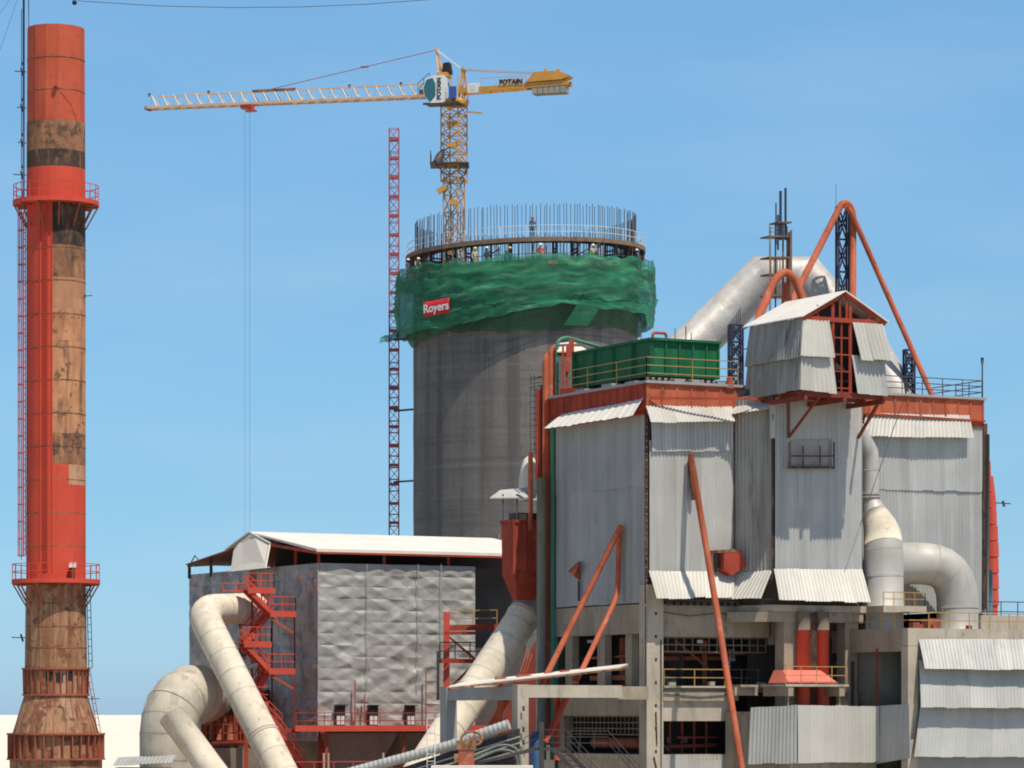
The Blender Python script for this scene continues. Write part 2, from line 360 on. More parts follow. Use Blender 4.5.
def tag(o, label=None, cat=None, group=None, kind=None):
    if label and not kind: kind = 'thing'
    for k, q in (('label', label), ('category', cat), ('group', group), ('kind', kind)):
        if q: o[k] = q
    return o
def thing(name, label, cat, loc, group=None):
    o = bpy.data.objects.new(name, None); o.empty_display_size = .5; COL.objects.link(o); o.location = loc
    return tag(o, label, cat, group, 'thing')
def rounded(pts, rad, n=8):
    pts = [Vector(q) for q in pts]; out = [pts[0]]
    for i in range(1, len(pts) - 1):
        a, b, c = pts[i - 1], pts[i], pts[i + 1]; d1, d2 = (a - b), (c - b); r = min(rad, d1.length * .49, d2.length * .49)
        p0, p1 = b + d1.normalized() * r, b + d2.normalized() * r
        for k in range(n + 1):
            t = k / n; out.append(p0 * (1 - t) ** 2 + b * 2 * t * (1 - t) + p1 * t * t)
    return out + [pts[-1]]
def railing(mb, pts, h=1.1, rails=2, gap=1.7, r=.025):
    pts = [Vector(q) for q in pts]; up = Vector((0, 0, 1))
    for a, b in zip(pts, pts[1:]):
        for k in range(rails): mb.bar(a + up * h * (k + 1) / rails, b + up * h * (k + 1) / rails, r * 2)
        n = max(1, int(round((b - a).length / gap)))
        for k in range(n + 1): q = a.lerp(b, k / n); mb.bar(q, q + up * h, r * 2)
    return mb
def ringrail(mb, c, R, z, h=1.1, rails=2, n=24, r=.025, tilt=0.0, post=1):
    q = lambda k, zz: Vector((c.x + R * math.cos(2 * math.pi * k / n), c.y + R * math.sin(2 * math.pi * k / n), z + zz + tilt * R * math.cos(2 * math.pi * k / n)))
    for k in range(n):
        for j in range(rails): mb.bar(q(k, h * (j + 1) / rails), q(k + 1, h * (j + 1) / rails), r * 2)
        if k % post == 0: mb.bar(q(k, 0), q(k, h), r * 2)
    return mb
def ladder(mb, p, q, side, w=.5, step=.35, r=.02, cage=None):
    p, q, side = Vector(p), Vector(q), Vector(side).normalized() * w / 2
    mb.bar(p - side, q - side, r * 2); mb.bar(p + side, q + side, r * 2); n = int((q - p).length / step)
    for k in range(n + 1): t = p.lerp(q, k / n); mb.bar(t - side, t + side, r * 1.6)
    if cage is not None:
        cage = Vector(cage); m = int((q - p).length / 1.1)
        for k in range(m + 1):
            t = p.lerp(q, k / m); arc = [t + side * 1.4 * math.cos(a) + cage * math.sin(a) for a in (0, .5, 1.05, 1.57, 2.09, 2.64, 3.14)]
            for a, b in zip(arc, arc[1:]): mb.bar(a, b, r * 2)
        for a in (.6, 1.57, 2.54): o = side * 1.4 * math.cos(a) + cage * math.sin(a); mb.bar(p + o, q + o, r * 2)
    return mb
def duct(name, label, path, r, m, cat='duct', seg=28, bands=None, bandmat=None, group=None, bandw=.12):
    t = thing(name, label, cat, Vector((path[-1].x, path[-1].y, min(q.z for q in path))), group)
    MB().tube(path, r, seg).build('duct_shell', m, t)
    if bands:
        for p, d, rr in bands:
            x = Vector(d).normalized() * bandw / 2
            MB().tube([Vector(p) - x, Vector(p) + x], rr, seg).build('flange_ring', bandmat or m, t)
    return t
def pipe(label, path, r, m, seg=12, name='pipe', cat='pipe', group=None):
    base = min(path, key=lambda q: q.z)
    return tag(MB().tube(path, r, seg).build(name, m, None, base), label, cat, group)
# ================================================================ camera, light, sky
cam = bpy.data.cameras.new('camera'); cam.sensor_width = 36; cam.lens = F / 1024 * 36; cam.shift_y = (HOR - 384) / 1024
cam.clip_start = 1; cam.clip_end = 20000
co = bpy.data.objects.new('camera', cam); COL.objects.link(co); co.location = (0, 0, CZ); co.rotation_euler = (R_(90), 0, 0); SC.camera = co
EL, AZ = 63.5, 36.5
su = bpy.data.lights.new('sun', 'SUN'); su.energy = 4.7; su.angle = R_(.55); su.color = (1, .915, .79)
so = bpy.data.objects.new('sun', su); COL.objects.link(so)
sd = Vector((math.sin(R_(AZ)) * math.cos(R_(EL)), -math.cos(R_(AZ)) * math.cos(R_(EL)), math.sin(R_(EL))))
so.rotation_euler = sd.to_track_quat('Z', 'Y').to_euler(); so.location = (60, -60, 150)
w = bpy.data.worlds.new('World'); SC.world = w; w.use_nodes = True; nt = w.node_tree; bg = nt.nodes['Background']
sky = nt.nodes.new('ShaderNodeTexSky'); sky.sky_type = 'NISHITA'; sky.sun_disc = False
sky.sun_elevation = R_(EL); sky.sun_rotation = R_(180 - AZ); sky.altitude = 0; sky.air_density = 1.0; sky.dust_density = .35; sky.ozone_density = 2.0
tcw = nt.nodes.new('ShaderNodeTexCoord'); sep = nt.nodes.new('ShaderNodeSeparateXYZ'); nt.links.new(tcw.outputs['Generated'], sep.inputs[0])
# thin high cloud streaks in the sky itself
mp = nt.nodes.new('ShaderNodeMapping'); mp.inputs['Scale'].default_value = (5, 5, 22); mp.inputs['Rotation'].default_value = (.0, .10, 0)
nt.links.new(tcw.outputs['Generated'], mp.inputs[0])
nz = nt.nodes.new('ShaderNodeTexNoise'); nz.inputs['Scale'].default_value = 1.6; nz.inputs['Detail'].default_value = 5; nz.inputs['Roughness'].default_value = .5; nt.links.new(mp.outputs[0], nz.inputs['Vector'])
rg = nt.nodes.new('ShaderNodeMapRange'); rg.inputs['From Min'].default_value = .42; rg.inputs['From Max'].default_value = .8; rg.inputs['To Max'].default_value = SKY_CLOUD; nt.links.new(nz.outputs['Fac'], rg.inputs['Value'])
hs = nt.nodes.new('ShaderNodeHueSaturation'); hs.inputs['Hue'].default_value = SKY_HUE; hs.inputs['Saturation'].default_value = SKY_SAT; hs.inputs['Value'].default_value = SKY_VAL
nt.links.new(sky.outputs[0], hs.inputs['Color'])
gz = nt.nodes.new('ShaderNodeValToRGB'); nt.links.new(sep.outputs[2], gz.inputs[0])
for i, (p_, c_) in enumerate(SKY_RAMP):
    el = gz.color_ramp.elements[i] if i < 2 else gz.color_ramp.elements.new(p_)
    el.position = p_; el.color = (*[q / 2.4 for q in c_], 1)
mg = nt.nodes.new('ShaderNodeMix'); mg.data_type = 'RGBA'; mg.blend_type = 'MULTIPLY'; mg.inputs[0].default_value = 1
nt.links.new(hs.outputs[0], mg.inputs[6]); nt.links.new(gz.outputs[0], mg.inputs[7])
mc = nt.nodes.new('ShaderNodeMix'); mc.data_type = 'RGBA'; mc.inputs[7].default_value = (6.6, 7.6, 8.8, 1)
nt.links.new(rg.outputs[0], mc.inputs[0]); nt.links.new(mg.outputs[2], mc.inputs[6]); nt.links.new(mc.outputs[2], bg.inputs['Color']); bg.inputs['Strength'].default_value = SKY_STR
SC.view_settings.view_transform = 'Standard'; SC.view_settings.look = 'None'; SC.view_settings.exposure = EXPO; SC.view_settings.gamma = 1
SC.render.resolution_x = 1024; SC.render.resolution_y = 768; SC.render.engine = 'CYCLES'; SC.cycles.filter_width = 1.9

# ================================================================ ground
g = MB().abox(-6000, 6000, -300, 12000, -.5, 0).build('ground', 'ground'); g['kind'] = 'structure'

# ---------------------------------------------------------------- white warehouse far left
t = thing('warehouse', 'long low hall with plain cream roof far behind the foot of the rusty chimney', 'warehouse', (-80, 420, 0))
MB().abox(-140, -33, 412, 446, 0, 5).build('wall', 'cream', t)
rf_ = MB()
for y0, z0, y1, z1 in ((410, 4.2, 429, 16.0), (448, 4.2, 429, 16.0)): rf_.add([(-141, y0, z0), (-32.4, y0, z0), (-32.4, y1, z1), (-141, y1, z1), (-141, y0, z0 - .2), (-32.4, y0, z0 - .2), (-32.4, y1, z1 - .2), (-141, y1, z1 - .2)], [(0, 1, 2, 3), (7, 6, 5, 4), (0, 4, 5, 1), (1, 5, 6, 2), (3, 7, 4, 0)])
rf_.build('roof', 'cream', t)
MB().prism([(-33.2, 412, 5), (-33.2, 446, 5), (-33.2, 429, 15.7)], (.2, 0, 0)).build('gable_wall', 'cream', t)

# ================================================================ chimney
UP_ = Vector((0, 0, 1))
CX, CY = (56 - 512) / F * 230, 230.0; K = 230 / F
zc = lambda py: CZ + (HOR - py) * K
rad = lambda px: px * K
t = chim = thing('industrial_chimney', 'tall steel chimney half repainted red over rust with two ringed platforms', 'chimney', (CX, CY, 0))
C = Vector((CX, CY, 0))
def band(name, y0, y1, r0, r1, m, seg=36):
    return MB().lathe(C, [(rad(r1), zc(y1)), (rad(r0), zc(y0))], seg).build(name, m, t)
def rim(y, r, h=.035, seg=36):
    return MB().lathe(C, [(rad(r), zc(y) - h), (rad(r) + .02, zc(y) - h), (rad(r) + .02, zc(y) + h), (rad(r), zc(y) + h)], seg, False)
top = MB().lathe(C, [(rad(29), zc(124)), (rad(28.6), zc(29)), (rad(27.2), zc(29)), (rad(27.2), zc(60))], 14, False); top.build('stack_top', 'old_red', t)
band('rust_band', 124, 153, 29, 29.1, 'rustbrown'); band('burnt_band', 153, 170, 29.1, 29.1, 'rustdark')
band('stack_section', 170, 203, 29.1, 29.3, 'chim_red')
# the repainted strip at the left of the middle shell and the bare steel beside it
def split(name, y0, y1, r0, r1, m, a0, a1, seg=22):
    return MB().lathe(C, [(rad(r1), zc(y1)), (rad(r0), zc(y0))], seg, True, R_(a0), R_(a1)).build(name, m, t)
AL = 270
split('painted_strip', 203, 582, 29.2, 29.6, 'chim_red', 60, AL)
split('platform_shadow_patch', 203, 248, 29.2, 29.3, 'rustdark', AL, 420)  # shadow of the upper platform painted on as dark steel
for y0, y1, mm in ((248, 280, 'rustbrown'), (280, 311, 'rust'), (311, 343, 'rust_orange'), (343, 374, 'rust_tan'), (374, 405, 'rust_tan'), (405, 435, 'rust_tan'), (435, 466, 'rustbrown')): split('bare_section', y0, y1, 29.35, 29.4, mm, AL, 420)
split('paint_edge_section', 466, 486, 29.5, 29.5, 'chim_red', AL, 303); split('bare_corner', 466, 486, 29.5, 29.5, 'rust', 303, 420)
split('repainted_section', 486, 582, 29.5, 29.6, 'chim_red', AL, 420)
band('stained_section', 582, 668, 29.4, 31, 'rustpale')
band('throat', 668, 694, 31, 31.2, 'rustpale'); band('cone', 694, 734, 31, 43, 'rustpale'); band('base_throat', 734, 758, 43, 45, 'rustpale')
MB().lathe(C, [(rad(46), 0), (rad(46), zc(758))], 36).build('base', 'rustpale', t)
m = MB()
for y in (61, 93): m.add(*[(lambda b: (b.v, b.f))(rim(y, 28.9, .03, 14))][0])
for y in range(250, 570, 33): m.add(*[(lambda b: (b.v, b.f))(rim(y, 29.4, .03))][0])
m.each('weld_seam', 'rustbrown', t)
m = MB()
for k in range(14):
    a = R_(182 + k * 13.5 + random.uniform(-3, 3)); d = Vector((math.cos(a), math.sin(a), 0)); o_ = Vector((-d.y, d.x, 0)) * random.uniform(-.25, .25)
    m.bar(C + d * rad(43.2) + UP_ * zc(733), C + d * rad(31.2) + o_ * .6 + UP_ * zc(695), .05, .03, d)
    if k % 2: m.bar(C + d * rad(31.0) + UP_ * zc(668), C + d * rad(29.5) + o_ + UP_ * zc(588), .05, .03, d)
for y in (604, 627, 648): m.add(*[(lambda b: (b.v, b.f))(rim(y, 29.4 + (y - 582) / 54, .03))][0])
m.each('plate_seam', 'rustbrown', t)
# stiffener strips on the painted shell
m = MB()
for a in (246, 270):
    d = Vector((math.cos(R_(a)), math.sin(R_(a)), 0)); q = C + d * rad(29.6)
    m.bar(q + Vector((0, 0, zc(572))), q + Vector((0, 0, zc(206))), .05, .1, d)
for i in range(150):
    z = zc(570) + i * (zc(210) - zc(570)) / 149; d = Vector((math.cos(R_(258)), math.sin(R_(258)), 0)); s_ = Vector((-d.y, d.x, 0)); q = C + d * (rad(29.6) + .06)
    m.bar(q - s_ * .16 + Vector((0, 0, z)), q + s_ * .16 + Vector((0, 0, z)), .05)
m.build('step_irons', 'chim_red', t)
for y, R, lab in ((206, 43, 0), (584, 44, 1)):
    z = zc(y)
    p = MB().lathe(C, [(rad(28.9), z), (rad(R), z), (rad(R), z + .28), (rad(28.9), z + .28)], 32, False).build('platform', 'chim_red', t)
    ringrail(MB(), C, rad(R - .6), z + .28, 1.0, 2, 24, .022).build('railing', 'chim_red', p)
    m = MB()
    for k in range(12):
        a = R_(k * 30 + 12); d = Vector((math.cos(a), math.sin(a), 0))
        m.bar(C + d * rad(29.5) + Vector((0, 0, z - 1.5)), C + d * rad(R - 1) + Vector((0, 0, z)), .09)
        m.bar(C + d * rad(29.5) + Vector((0, 0, z - .06)), C + d * rad(R - 1) + Vector((0, 0, z - .06)), .1)
    m.each('bracket', 'flange', p)
for y0, y1, r0, r1, R0, R1 in ((668, 694, 31, 31.2, 34, 33.5), (733, 758, 43, 45, 49, 49)):
    m = MB().lathe(C, [(rad(r0), zc(y0)), (rad(R0), zc(y0)), (rad(R0), zc(y0) - .12), (rad(r0), zc(y0) - .12)], 36, False)
    m.lathe(C, [(rad(r1), zc(y1)), (rad(R1), zc(y1)), (rad(R1), zc(y1) - .12), (rad(r1), zc(y1) - .12)], 36, False)
    fl = m.build('flange', 'flange', t); m = MB()
    for k in range(32):
        a = R_(k * 11.25 + 4); d = Vector((math.cos(a), math.sin(a), 0)); b0, b1 = zc(y1), zc(y0) - .12
        m.prism([C + d * rad(r1 - .5) + Vector((0, 0, b0)), C + d * rad(R1 - .8) + Vector((0, 0, b0)), C + d * rad(R0 - .8) + Vector((0, 0, b1)), C + d * rad(r0 - .5) + Vector((0, 0, b1))], Vector((-d.y, d.x, 0)) * .07)
    m.each('gusset_plate', 'flange', fl)
m = MB()
for a, y in ((265, 676), (284, 678), (302, 676)):
    d = Vector((math.cos(R_(a)), math.sin(R_(a)), 0)); s_ = Vector((-d.y, d.x, 0)); q = C + d * (rad(31) + .02) + Vector((0, 0, zc(y)))
    m.prism([q - s_ * .22 - Vector((0, 0, .28)), q + s_ * .22 - Vector((0, 0, .28)), q + s_ * .22 + Vector((0, 0, .28)), q - s_ * .22 + Vector((0, 0, .28))], d * .03)
m.each('vent_opening', 'letterdark', t)
# ladders, cables, lamps
sideL = Vector((0, 1, 0))
q = C + Vector((-rad(29.6) - .08, -.35, 0))
ladder(MB(), q + Vector((0, 0, zc(556))), q + Vector((0, 0, zc(214))), (.35, -.9, 0), .55, .42, .03, Vector((-.40, -.1, 0))).build('caged_ladder', 'redbright', t)
q = C + Vector((rad(30) + .2, -.4, 0))
ladder(MB(), q + Vector((.15, 0, zc(668))), q + Vector((0, 0, zc(582))), (.6, -.8, 0), .45, .45, .025).build('ladder', 'steel', t)
ladder(MB(), C + Vector((rad(44), -.5, zc(732))), C + Vector((rad(33), -.5, zc(668))), (.6, -.8, 0), .4, .45, .022).build('ladder', 'flange', t)
m = MB(); q = C + Vector((-rad(29.4) - .12, -.5, 0))
m.tube([q + Vector((0, 0, zc(200))), q + Vector((0, 0, zc(-60)))], .07, 8); m.tube([q + Vector((-.16, .1, zc(560))), q + Vector((-.16, .1, zc(10)))], .025, 6); m.tube([q + Vector((.32, .1, zc(28))), q + Vector((.3, .1, zc(-20)))], .03, 6)
m.build('conduit', 'bluesteel', t)
for y, ln in ((73, .75), (109, .6), (144, .55), (176, .85), (638, .95)):
    m = MB(); b0 = C + Vector((-rad(29), -.4, zc(y))); m.bar(b0, b0 + Vector((-ln, -.1, .03)), .06); m.bar(b0 + Vector((-.2, 0, -.25)), b0 + Vector((-.35, 0, .25)), .12, .1)
    if y < 600: m.lathe(b0 + Vector((-.22, 0, .55)), [(.0, -.12), (.1, -.08), (.11, .05), (.0, .12)], 10)
    m.build('aviation_lamp_bracket', 'steel', t)
for px, y in ((83, 297), (90, 699)):
    m = MB(); b0 = C + Vector((rad(px - 56) - .1, -.5, zc(y))); m.bar(b0, b0 + Vector((.8, -.1, .02)), .05); m.bar(b0 + Vector((.3, 0, -.12)), b0 + Vector((.3, 0, .12)), .07); m.build('lamp_bracket', 'steel', t)
q = C + Vector((rad(20), -math.sqrt(rad(29.6) ** 2 - rad(20) ** 2) - .35, zc(584) + .28))
m = MB(); m.bar(q, q + Vector((0, 0, .75)), .26, .3); cab_ = m.build('switch_post', 'rustdark', t)
m = MB(); m.prism([q + Vector((-.22, -.25, .72)), q + Vector((.22, -.25, .72)), q + Vector((.22, .2, .72)), q + Vector((-.22, .2, .72))], (0.05, 0, .34)); m.build('lamp_box', 'cabwhite', cab_)
# guy wires and the cable overhead
for i, (x0, y0, x1, y1) in enumerate(((0, 50, 22, -14), (-6, 22, 16, -10))):
    a, b = P(x0, y0, 236), P(x1, y1, 231)
    d = (b - a); tag(MB().tube([a - d * 4, b + d * .35], .012, 5).build('guy_wire', 'darkrail', None, a - d * 4), ('thin guy wire left of the chimney top, the lower of two', 'thin guy wire crossing the top left corner, the upper of two')[i], 'wire', 'guy wires at the chimney top')
pts = [P(x, y, 226) for x, y in ((74, -2), (80, 1), (160, 6), (230, 7.5), (300, 7), (370, 4), (437, -1), (560, -14))]
t2 = thing('overhead_cable', 'thin sagging cable with a dark pulley at the very top of the view', 'cable', pts[0])
MB().tube(pts, .022, 6).build('wire', 'darkrail', t2)
MB().lathe(P(74.5, 2.5, 226), [(0, -.17), (.12, -.13), (.17, 0), (.12, .13), (0, .17)], 14).build('pulley', 'letterdark', t2)

# ================================================================ silo
SX, SY = (525.5 - 512) / F * 300, 300.0; S = Vector((SX, SY, 0)); SR = 9.62; TILT = .036
t = silo = thing('concrete_silo', 'huge round grey concrete silo still being cast, bare bars sticking up', 'silo', (SX, SY, 0))
rows = []
prof = []
for i in range(26):
    z = i * 53.0 / 25; prof.append((SR + .015 * math.sin(i * 2.4), z))
MB().lathe(S, prof + [(SR - .35, 53.0), (SR - .35, 46)], 96).build('silo_wall', 'silo', t)
m = MB()
for a, z0, z1 in ((256.5, 5, 31), ):
    d = Vector((math.cos(R_(a)), math.sin(R_(a)), 0)); m.bar(S + d * (SR + .02) + Vector((0, 0, z0)), S + d * (SR + .02) + Vector((0, 0, z1)), .1, .04, d)
m.build('lime_streak', 'conc_pale', t)
for k in range(100):
    a = 2 * math.pi * (k + random.uniform(-.1, .1)) / 100; r = SR - .18 + random.uniform(-.04, .04)
    q = S + Vector((r * math.cos(a), r * math.sin(a), 0)); tz = TILT * r * math.cos(a)
    b = MB().bar(q + Vector((0, 0, 52.6)), q + Vector((random.uniform(-.06, .06), random.uniform(-.06, .06), 58.45 + tz + random.uniform(-.07, .07))), .06)
    b.build('rebar', 'rebar', t)
m = MB()
for k in range(100):
    a = 2 * math.pi * (k + .5 + random.uniform(-.1, .1)) / 100; r = SR - .22 + random.uniform(-.05, .05); q = S + Vector((r * math.cos(a), r * math.sin(a), 0))
    m.bar(q + Vector((0, 0, 52.6)), q + Vector((random.uniform(-.06, .06), random.uniform(-.06, .06), 58.35 + TILT * r * math.cos(a) + random.uniform(-.12, .1))), .055)
m.build('rebar_bundle', 'rebar', t)['kind'] = 'stuff'
# ---------------------------------------------------------------- slipform platform
t = plat = thing('slipform_platform', 'ring of timber working decks and jacking frames around the silo top', 'platform', (SX, SY, 53))
def ring(mb, r0, r1, z0, z1, seg=72):
    n = seg; vs = []
    for r, z in ((r0, z0), (r1, z0), (r1, z1), (r0, z1)):
        for k in range(n):
            a = 2 * math.pi * k / n; vs.append((SX + r * math.cos(a), SY + r * math.sin(a), z + TILT * r * math.cos(a)))
    fs = []
    for i in range(4):
        j = (i + 1) % 4
        for k in range(n): k2 = (k + 1) % n; fs.append((i * n + k, i * n + k2, j * n + k2, j * n + k))
    return mb.add(vs, fs)
ring(MB(), SR - 1.1, SR + .62, 55.28, 55.48).build('upper_deck', 'timber', t)
ring(MB(), SR + .5, SR + .66, 55.2, 55.56).build('edge_board', 'timber', t)
ring(MB(), SR + .02, SR + 1.38, 52.95, 53.1).build('lower_deck', 'timber', t)
ring(MB(), SR - 1.4, SR - .42, 52.9, 53.05).build('inner_deck', 'timber', t)
ring(MB(), SR + .02, SR + .09, 52.7, 53.75).build('outer_form_panel', 'timber', t)
ring(MB(), SR - .47, SR - .40, 52.7, 53.75).build('inner_form_panel', 'timber', t)
ringrail(MB(), S, SR + .52, 55.5, 1.05, 2, 60, .022, TILT).build('railing', 'railwhite', t)
ringrail(MB(), S, SR + 1.34, 53.1, 1.0, 2, 60, .025, TILT).build('guard_rail', 'steel', t)
for k in range(32):
    a = 2 * math.pi * (k + .3) / 32; d = Vector((math.cos(a), math.sin(a), 0)); tz = Vector((0, 0, TILT * SR * math.cos(a))); s_ = Vector((-d.y, d.x, 0))
    A, B = S + d * (SR + .35) + tz, S + d * (SR - .75) + tz; m = MB()
    for q in (A, B): m.bar(q + Vector((0, 0, 52.8)), q + Vector((0, 0, 55.3)), .13, .16, d)
    m.bar(A + Vector((0, 0, 54.35)), B + Vector((0, 0, 54.35)), .16); m.bar(A + Vector((0, 0, 54.65)), B + Vector((0, 0, 54.65)), .12)
    m.bar(A + Vector((0, 0, 54.3)), A + d * .28 + Vector((0, 0, 55.2)), .08)
    if k % 2 == 0: m.bar(A + s_ * .1 + Vector((0, 0, 54.2)), A + s_ * 1.1 + Vector((0, 0, 54.75)), .1); m.bar(A + s_ * 1.1 + Vector((0, 0, 54.2)), A + s_ * 1.1 + Vector((0, 0, 54.9)), .09)
    m.build('jacking_frame', 'steel' if k % 3 else 'scaff', t)
m = MB()
for k in range(64):
    a = 2 * math.pi * (k + random.random() * .6) / 64; d = Vector((math.cos(a), math.sin(a), 0)); tz = Vector((0, 0, TILT * SR * math.cos(a)))
    q = S + d * (SR + random.choice((.55, .55, -.95))) + tz
    m.bar(q + Vector((0, 0, 53)), q + Vector((0, 0, 55.3)), .07)
m.each('scaffold_post', 'scaff', t)
m = MB()
for a0 in (276, 283, 290): 
    qa, qb = [S + Vector((math.cos(R_(a)), math.sin(R_(a)), 0)) * (SR + 1.2) for a in (a0, a0 + 7)]
    for z in (53.45, 53.8): m.bar(qa + Vector((0, 0, z)), qb + Vector((0, 0, z + .12)), .1)
m.build('red_ledger', 'red', t)
m = MB()
for k in range(26):
    a = R_(180 + k * 7.2 + random.uniform(-2, 2)); d = Vector((math.cos(a), math.sin(a), 0)); q = S + d * (SR + random.uniform(.7, 1.4)) + Vector((0, 0, 53.1 + TILT * 10 * math.cos(a)))
    s_ = Vector((-d.y, d.x, 0)); m.bar(q - s_ * random.uniform(.2, .6) + Vector((0, 0, .2)), q + s_ * random.uniform(.2, .6) + Vector((0, 0, .22)), .35, random.uniform(.2, .5))
m.each('stacked_board', 'timber', t)
# ---------------------------------------------------------------- debris netting
t = thing('safety_net', 'green debris netting sagging around the platform under the silo rim', 'netting', (SX, SY, 49))
def netmesh(zt, zb, rf, seg=240, rws=40, amp=1.0, seed=0):
    out = []
    for i in range(rws + 1):
        u_ = i / rws; row = []
        for k in range(seg + 1):
            a = 2 * math.pi * k / seg; ca = math.cos(a); sa = math.sin(a)
            z0, z1 = zt(a), zb(a); sw = .5 + .5 * math.sin(a * 12 + 1.3)
            n1 = noise.noise(Vector((ca * 4 + seed, sa * 4, u_ * 2.2))); n2 = noise.noise(Vector((ca * 6 + seed + u_ * 1.5, sa * 6, u_ * 9))); n3 = noise.noise(Vector((ca * 11 + seed + u_ * 4, sa * 11, u_ * 22 + ca * 5)))
            z = z0 + (z1 - z0) * u_ + TILT * 11 * ca + .16 * n2 + (.22 * n1 + .15 * n3) * (1 if i in (0, rws) else .4)
            n4 = noise.noise(Vector((ca * 45 + seed, sa * 45, u_ * 1.5)))
            fold = .20 * math.sin(u_ * 13 + 3.2 * n1 + 1.2 * math.sin(a * 7)) * (.5 + n1)
            r = rf(u_, a) + amp * (.22 * n1 + .24 * n2 + .17 * n3 + .13 * n4 + fold)
            row.append((SX + r * ca, SY + r * sa, z))
        out.append(row)
    return MB().grid(out, True)
topz = lambda a: 54.02 + .12 * math.sin(a * 17) + .1 * math.sin(a * 29 + 1)
def botz(a):
    x = math.cos(a)                               # -1 left, 1 right
    return 49.0 + .15 * math.sin(3 * a) + (-.35 if x < -.45 else (-.35 + (x + .45) / .7 * 1.0 if x < .25 else .65))- (.9 if x > .93 else 0)
netmesh(topz, botz, amp=.42, rf=lambda u_, a: SR + 1.44 + .16 * math.sin(u_ * 3.1) - .12 * u_).build('net_skirt', 'net', t)
netmesh(lambda a: botz(a) + .9, lambda a: 48.0 + .2 * math.sin(5 * a), lambda u_, a: SR + 1.15 - .95 * u_, amp=.35, rws=10, seed=5).build('net_underlay', 'netthin', t)
m = MB()
for zz, dr in ((51.1, 1.78),):
    pp = [S + Vector(((SR + dr) * math.cos(R_(k)), (SR + dr) * math.sin(R_(k)), zz + TILT * 11 * math.cos(R_(k)) + .15 * math.sin(R_(k) * 9))) for k in range(175, 368, 4)]
    m.tube(pp, .03, 5)
m.build('lacing_rope', 'darkrail', t)
a = R_(293); d = Vector((math.cos(a), math.sin(a), 0)); s_ = Vector((-d.y, d.x, 0)); q = S + d * (SR + 1.5)
fl = MB().grid([[q + s_ * (-.1 + .55 * i - .5 * j) + d * (.05 * (i % 2) - .25 * j) + Vector((0, 0, 50.0 - .85 * j)) for i in range(5)] for j in range(3)], True); fl.build('loose_flap', 'net', t)
m = MB(); a = R_(183); d = Vector((math.cos(a), math.sin(a), 0)); q = S + d * (SR + 1.3)
m.grid([[q + Vector((-.38 * i, -.2 * i * j, 48.75 - .25 * j - .12 * i + .1 * (i % 2))) for i in range(5)] for j in range(4)], True); m.build('torn_end', 'net', t)
# banner
a = math.asin((437 - 525.5) / F * 291.5 / (SR + 1.95)); d = Vector((math.sin(a), -math.cos(a), 0)); s_ = Vector((math.cos(a), math.sin(a), 0)); q = S + d * (SR + 2.08); zz = CZ + (HOR - 307.5) / F * q.y
upv = Vector((-.03, 0, 1)); sr = s_ + Vector((0, 0, .06))
t2 = thing('banner', 'small red banner reading Royers pinned on the green netting', 'banner', q + Vector((0, 0, zz)))
out = [[q + Vector((0, 0, zz)) + sr * x + Vector((0, 0, y)) + d * .03 * math.sin(x * 5 + y * 2) for x in [-1.42 + i * .284 for i in range(11)]] for y in (.62, .2, -.2, -.62)]
MB().grid(out, True, d * -.02).build('cloth', 'banner', t2)
MB().text('Royers', .98, q + Vector((0, 0, zz)) + d * .06, sr, upv, .01, .018).build('lettering', 'letter', t2)
# ================================================================ hoist mast left of the silo
MX, MY = (394 - 512) / F * 303, 303.0
t = thing('hoist_mast', 'slender pinkish red lattice mast standing left of the concrete silo', 'mast', (MX, MY, 0))
zt = CZ + (HOR - 129) / F * MY
MB().lattice((MX, MY, 0), (MX, MY, zt), .82, 66, .055, .09, Vector((0, 1, 0)), 'z').build('lattice', 'hoist', t)
m = MB()
for k in range(40): z = 1 + k * 1.66; m.abox(MX - .43, MX + .43, MY - .43, MY + .43, z, z + .22)
m.each('mast_joint', 'hoist', t)
m = MB()
for y in (340, 411, 482): z = CZ + (HOR - y) / F * MY; m.bar((MX, MY - .4, z), (SX - 9.5, SY + .8, z), .1); m.bar((MX, MY + .4, z), (SX - 9.5, SY + 1.6, z), .1)
m.each('wall_tie', 'steel', t)

# ================================================================ tower crane
TX, TY = (454 - 512) / F * 302, 302.0; T = Vector((TX, TY, 0)); zq = lambda py, Y=302.0: CZ + (HOR - py) / F * Y
t = thing('tower_crane', 'yellow tower crane with a white cab rising out of the silo', 'crane', (TX, TY, 0))
MB().lattice(T, T + Vector((0, 0, zq(178))), 1.34, 42, .062, .12, Vector((.5, 1, 0))).build('mast', 'crane', t)
MB().lattice(T + Vector((0, 0, zq(182))), T + Vector((0, 0, zq(106))), 1.66, 8, .065, .12, Vector((.5, 1, 0))).build('climbing_cage', 'crane', t)
m = MB()
for y in (165, 147, 125): z = zq(y); m.bar(T + Vector((-.6, -.9, z)), T + Vector((.4, -.9, z)), .35, .3)
m.bar(T + Vector((-1.4, -.6, zq(193))), T + Vector((-.7, -.6, zq(188))), .5, .45); m.bar(T + Vector((.3, -.9, zq(205))), T + Vector((-.3, -.9, zq(203))), .35, .5)
m.each('jacking_ram', 'crane', t)
z = zq(166); m = MB(); m.abox(TX - 2.05, TX + 1.3, TY - 1.5, TY + 1.5, z, z + .12)
pf = m.build('cage_platform', 'steel', t)
railing(MB(), [(TX - 2, TY - 1.45, z), (TX - 2, TY + 1.45, z)], 1.1, 2, 1, .03).build('railing', 'steel', pf)
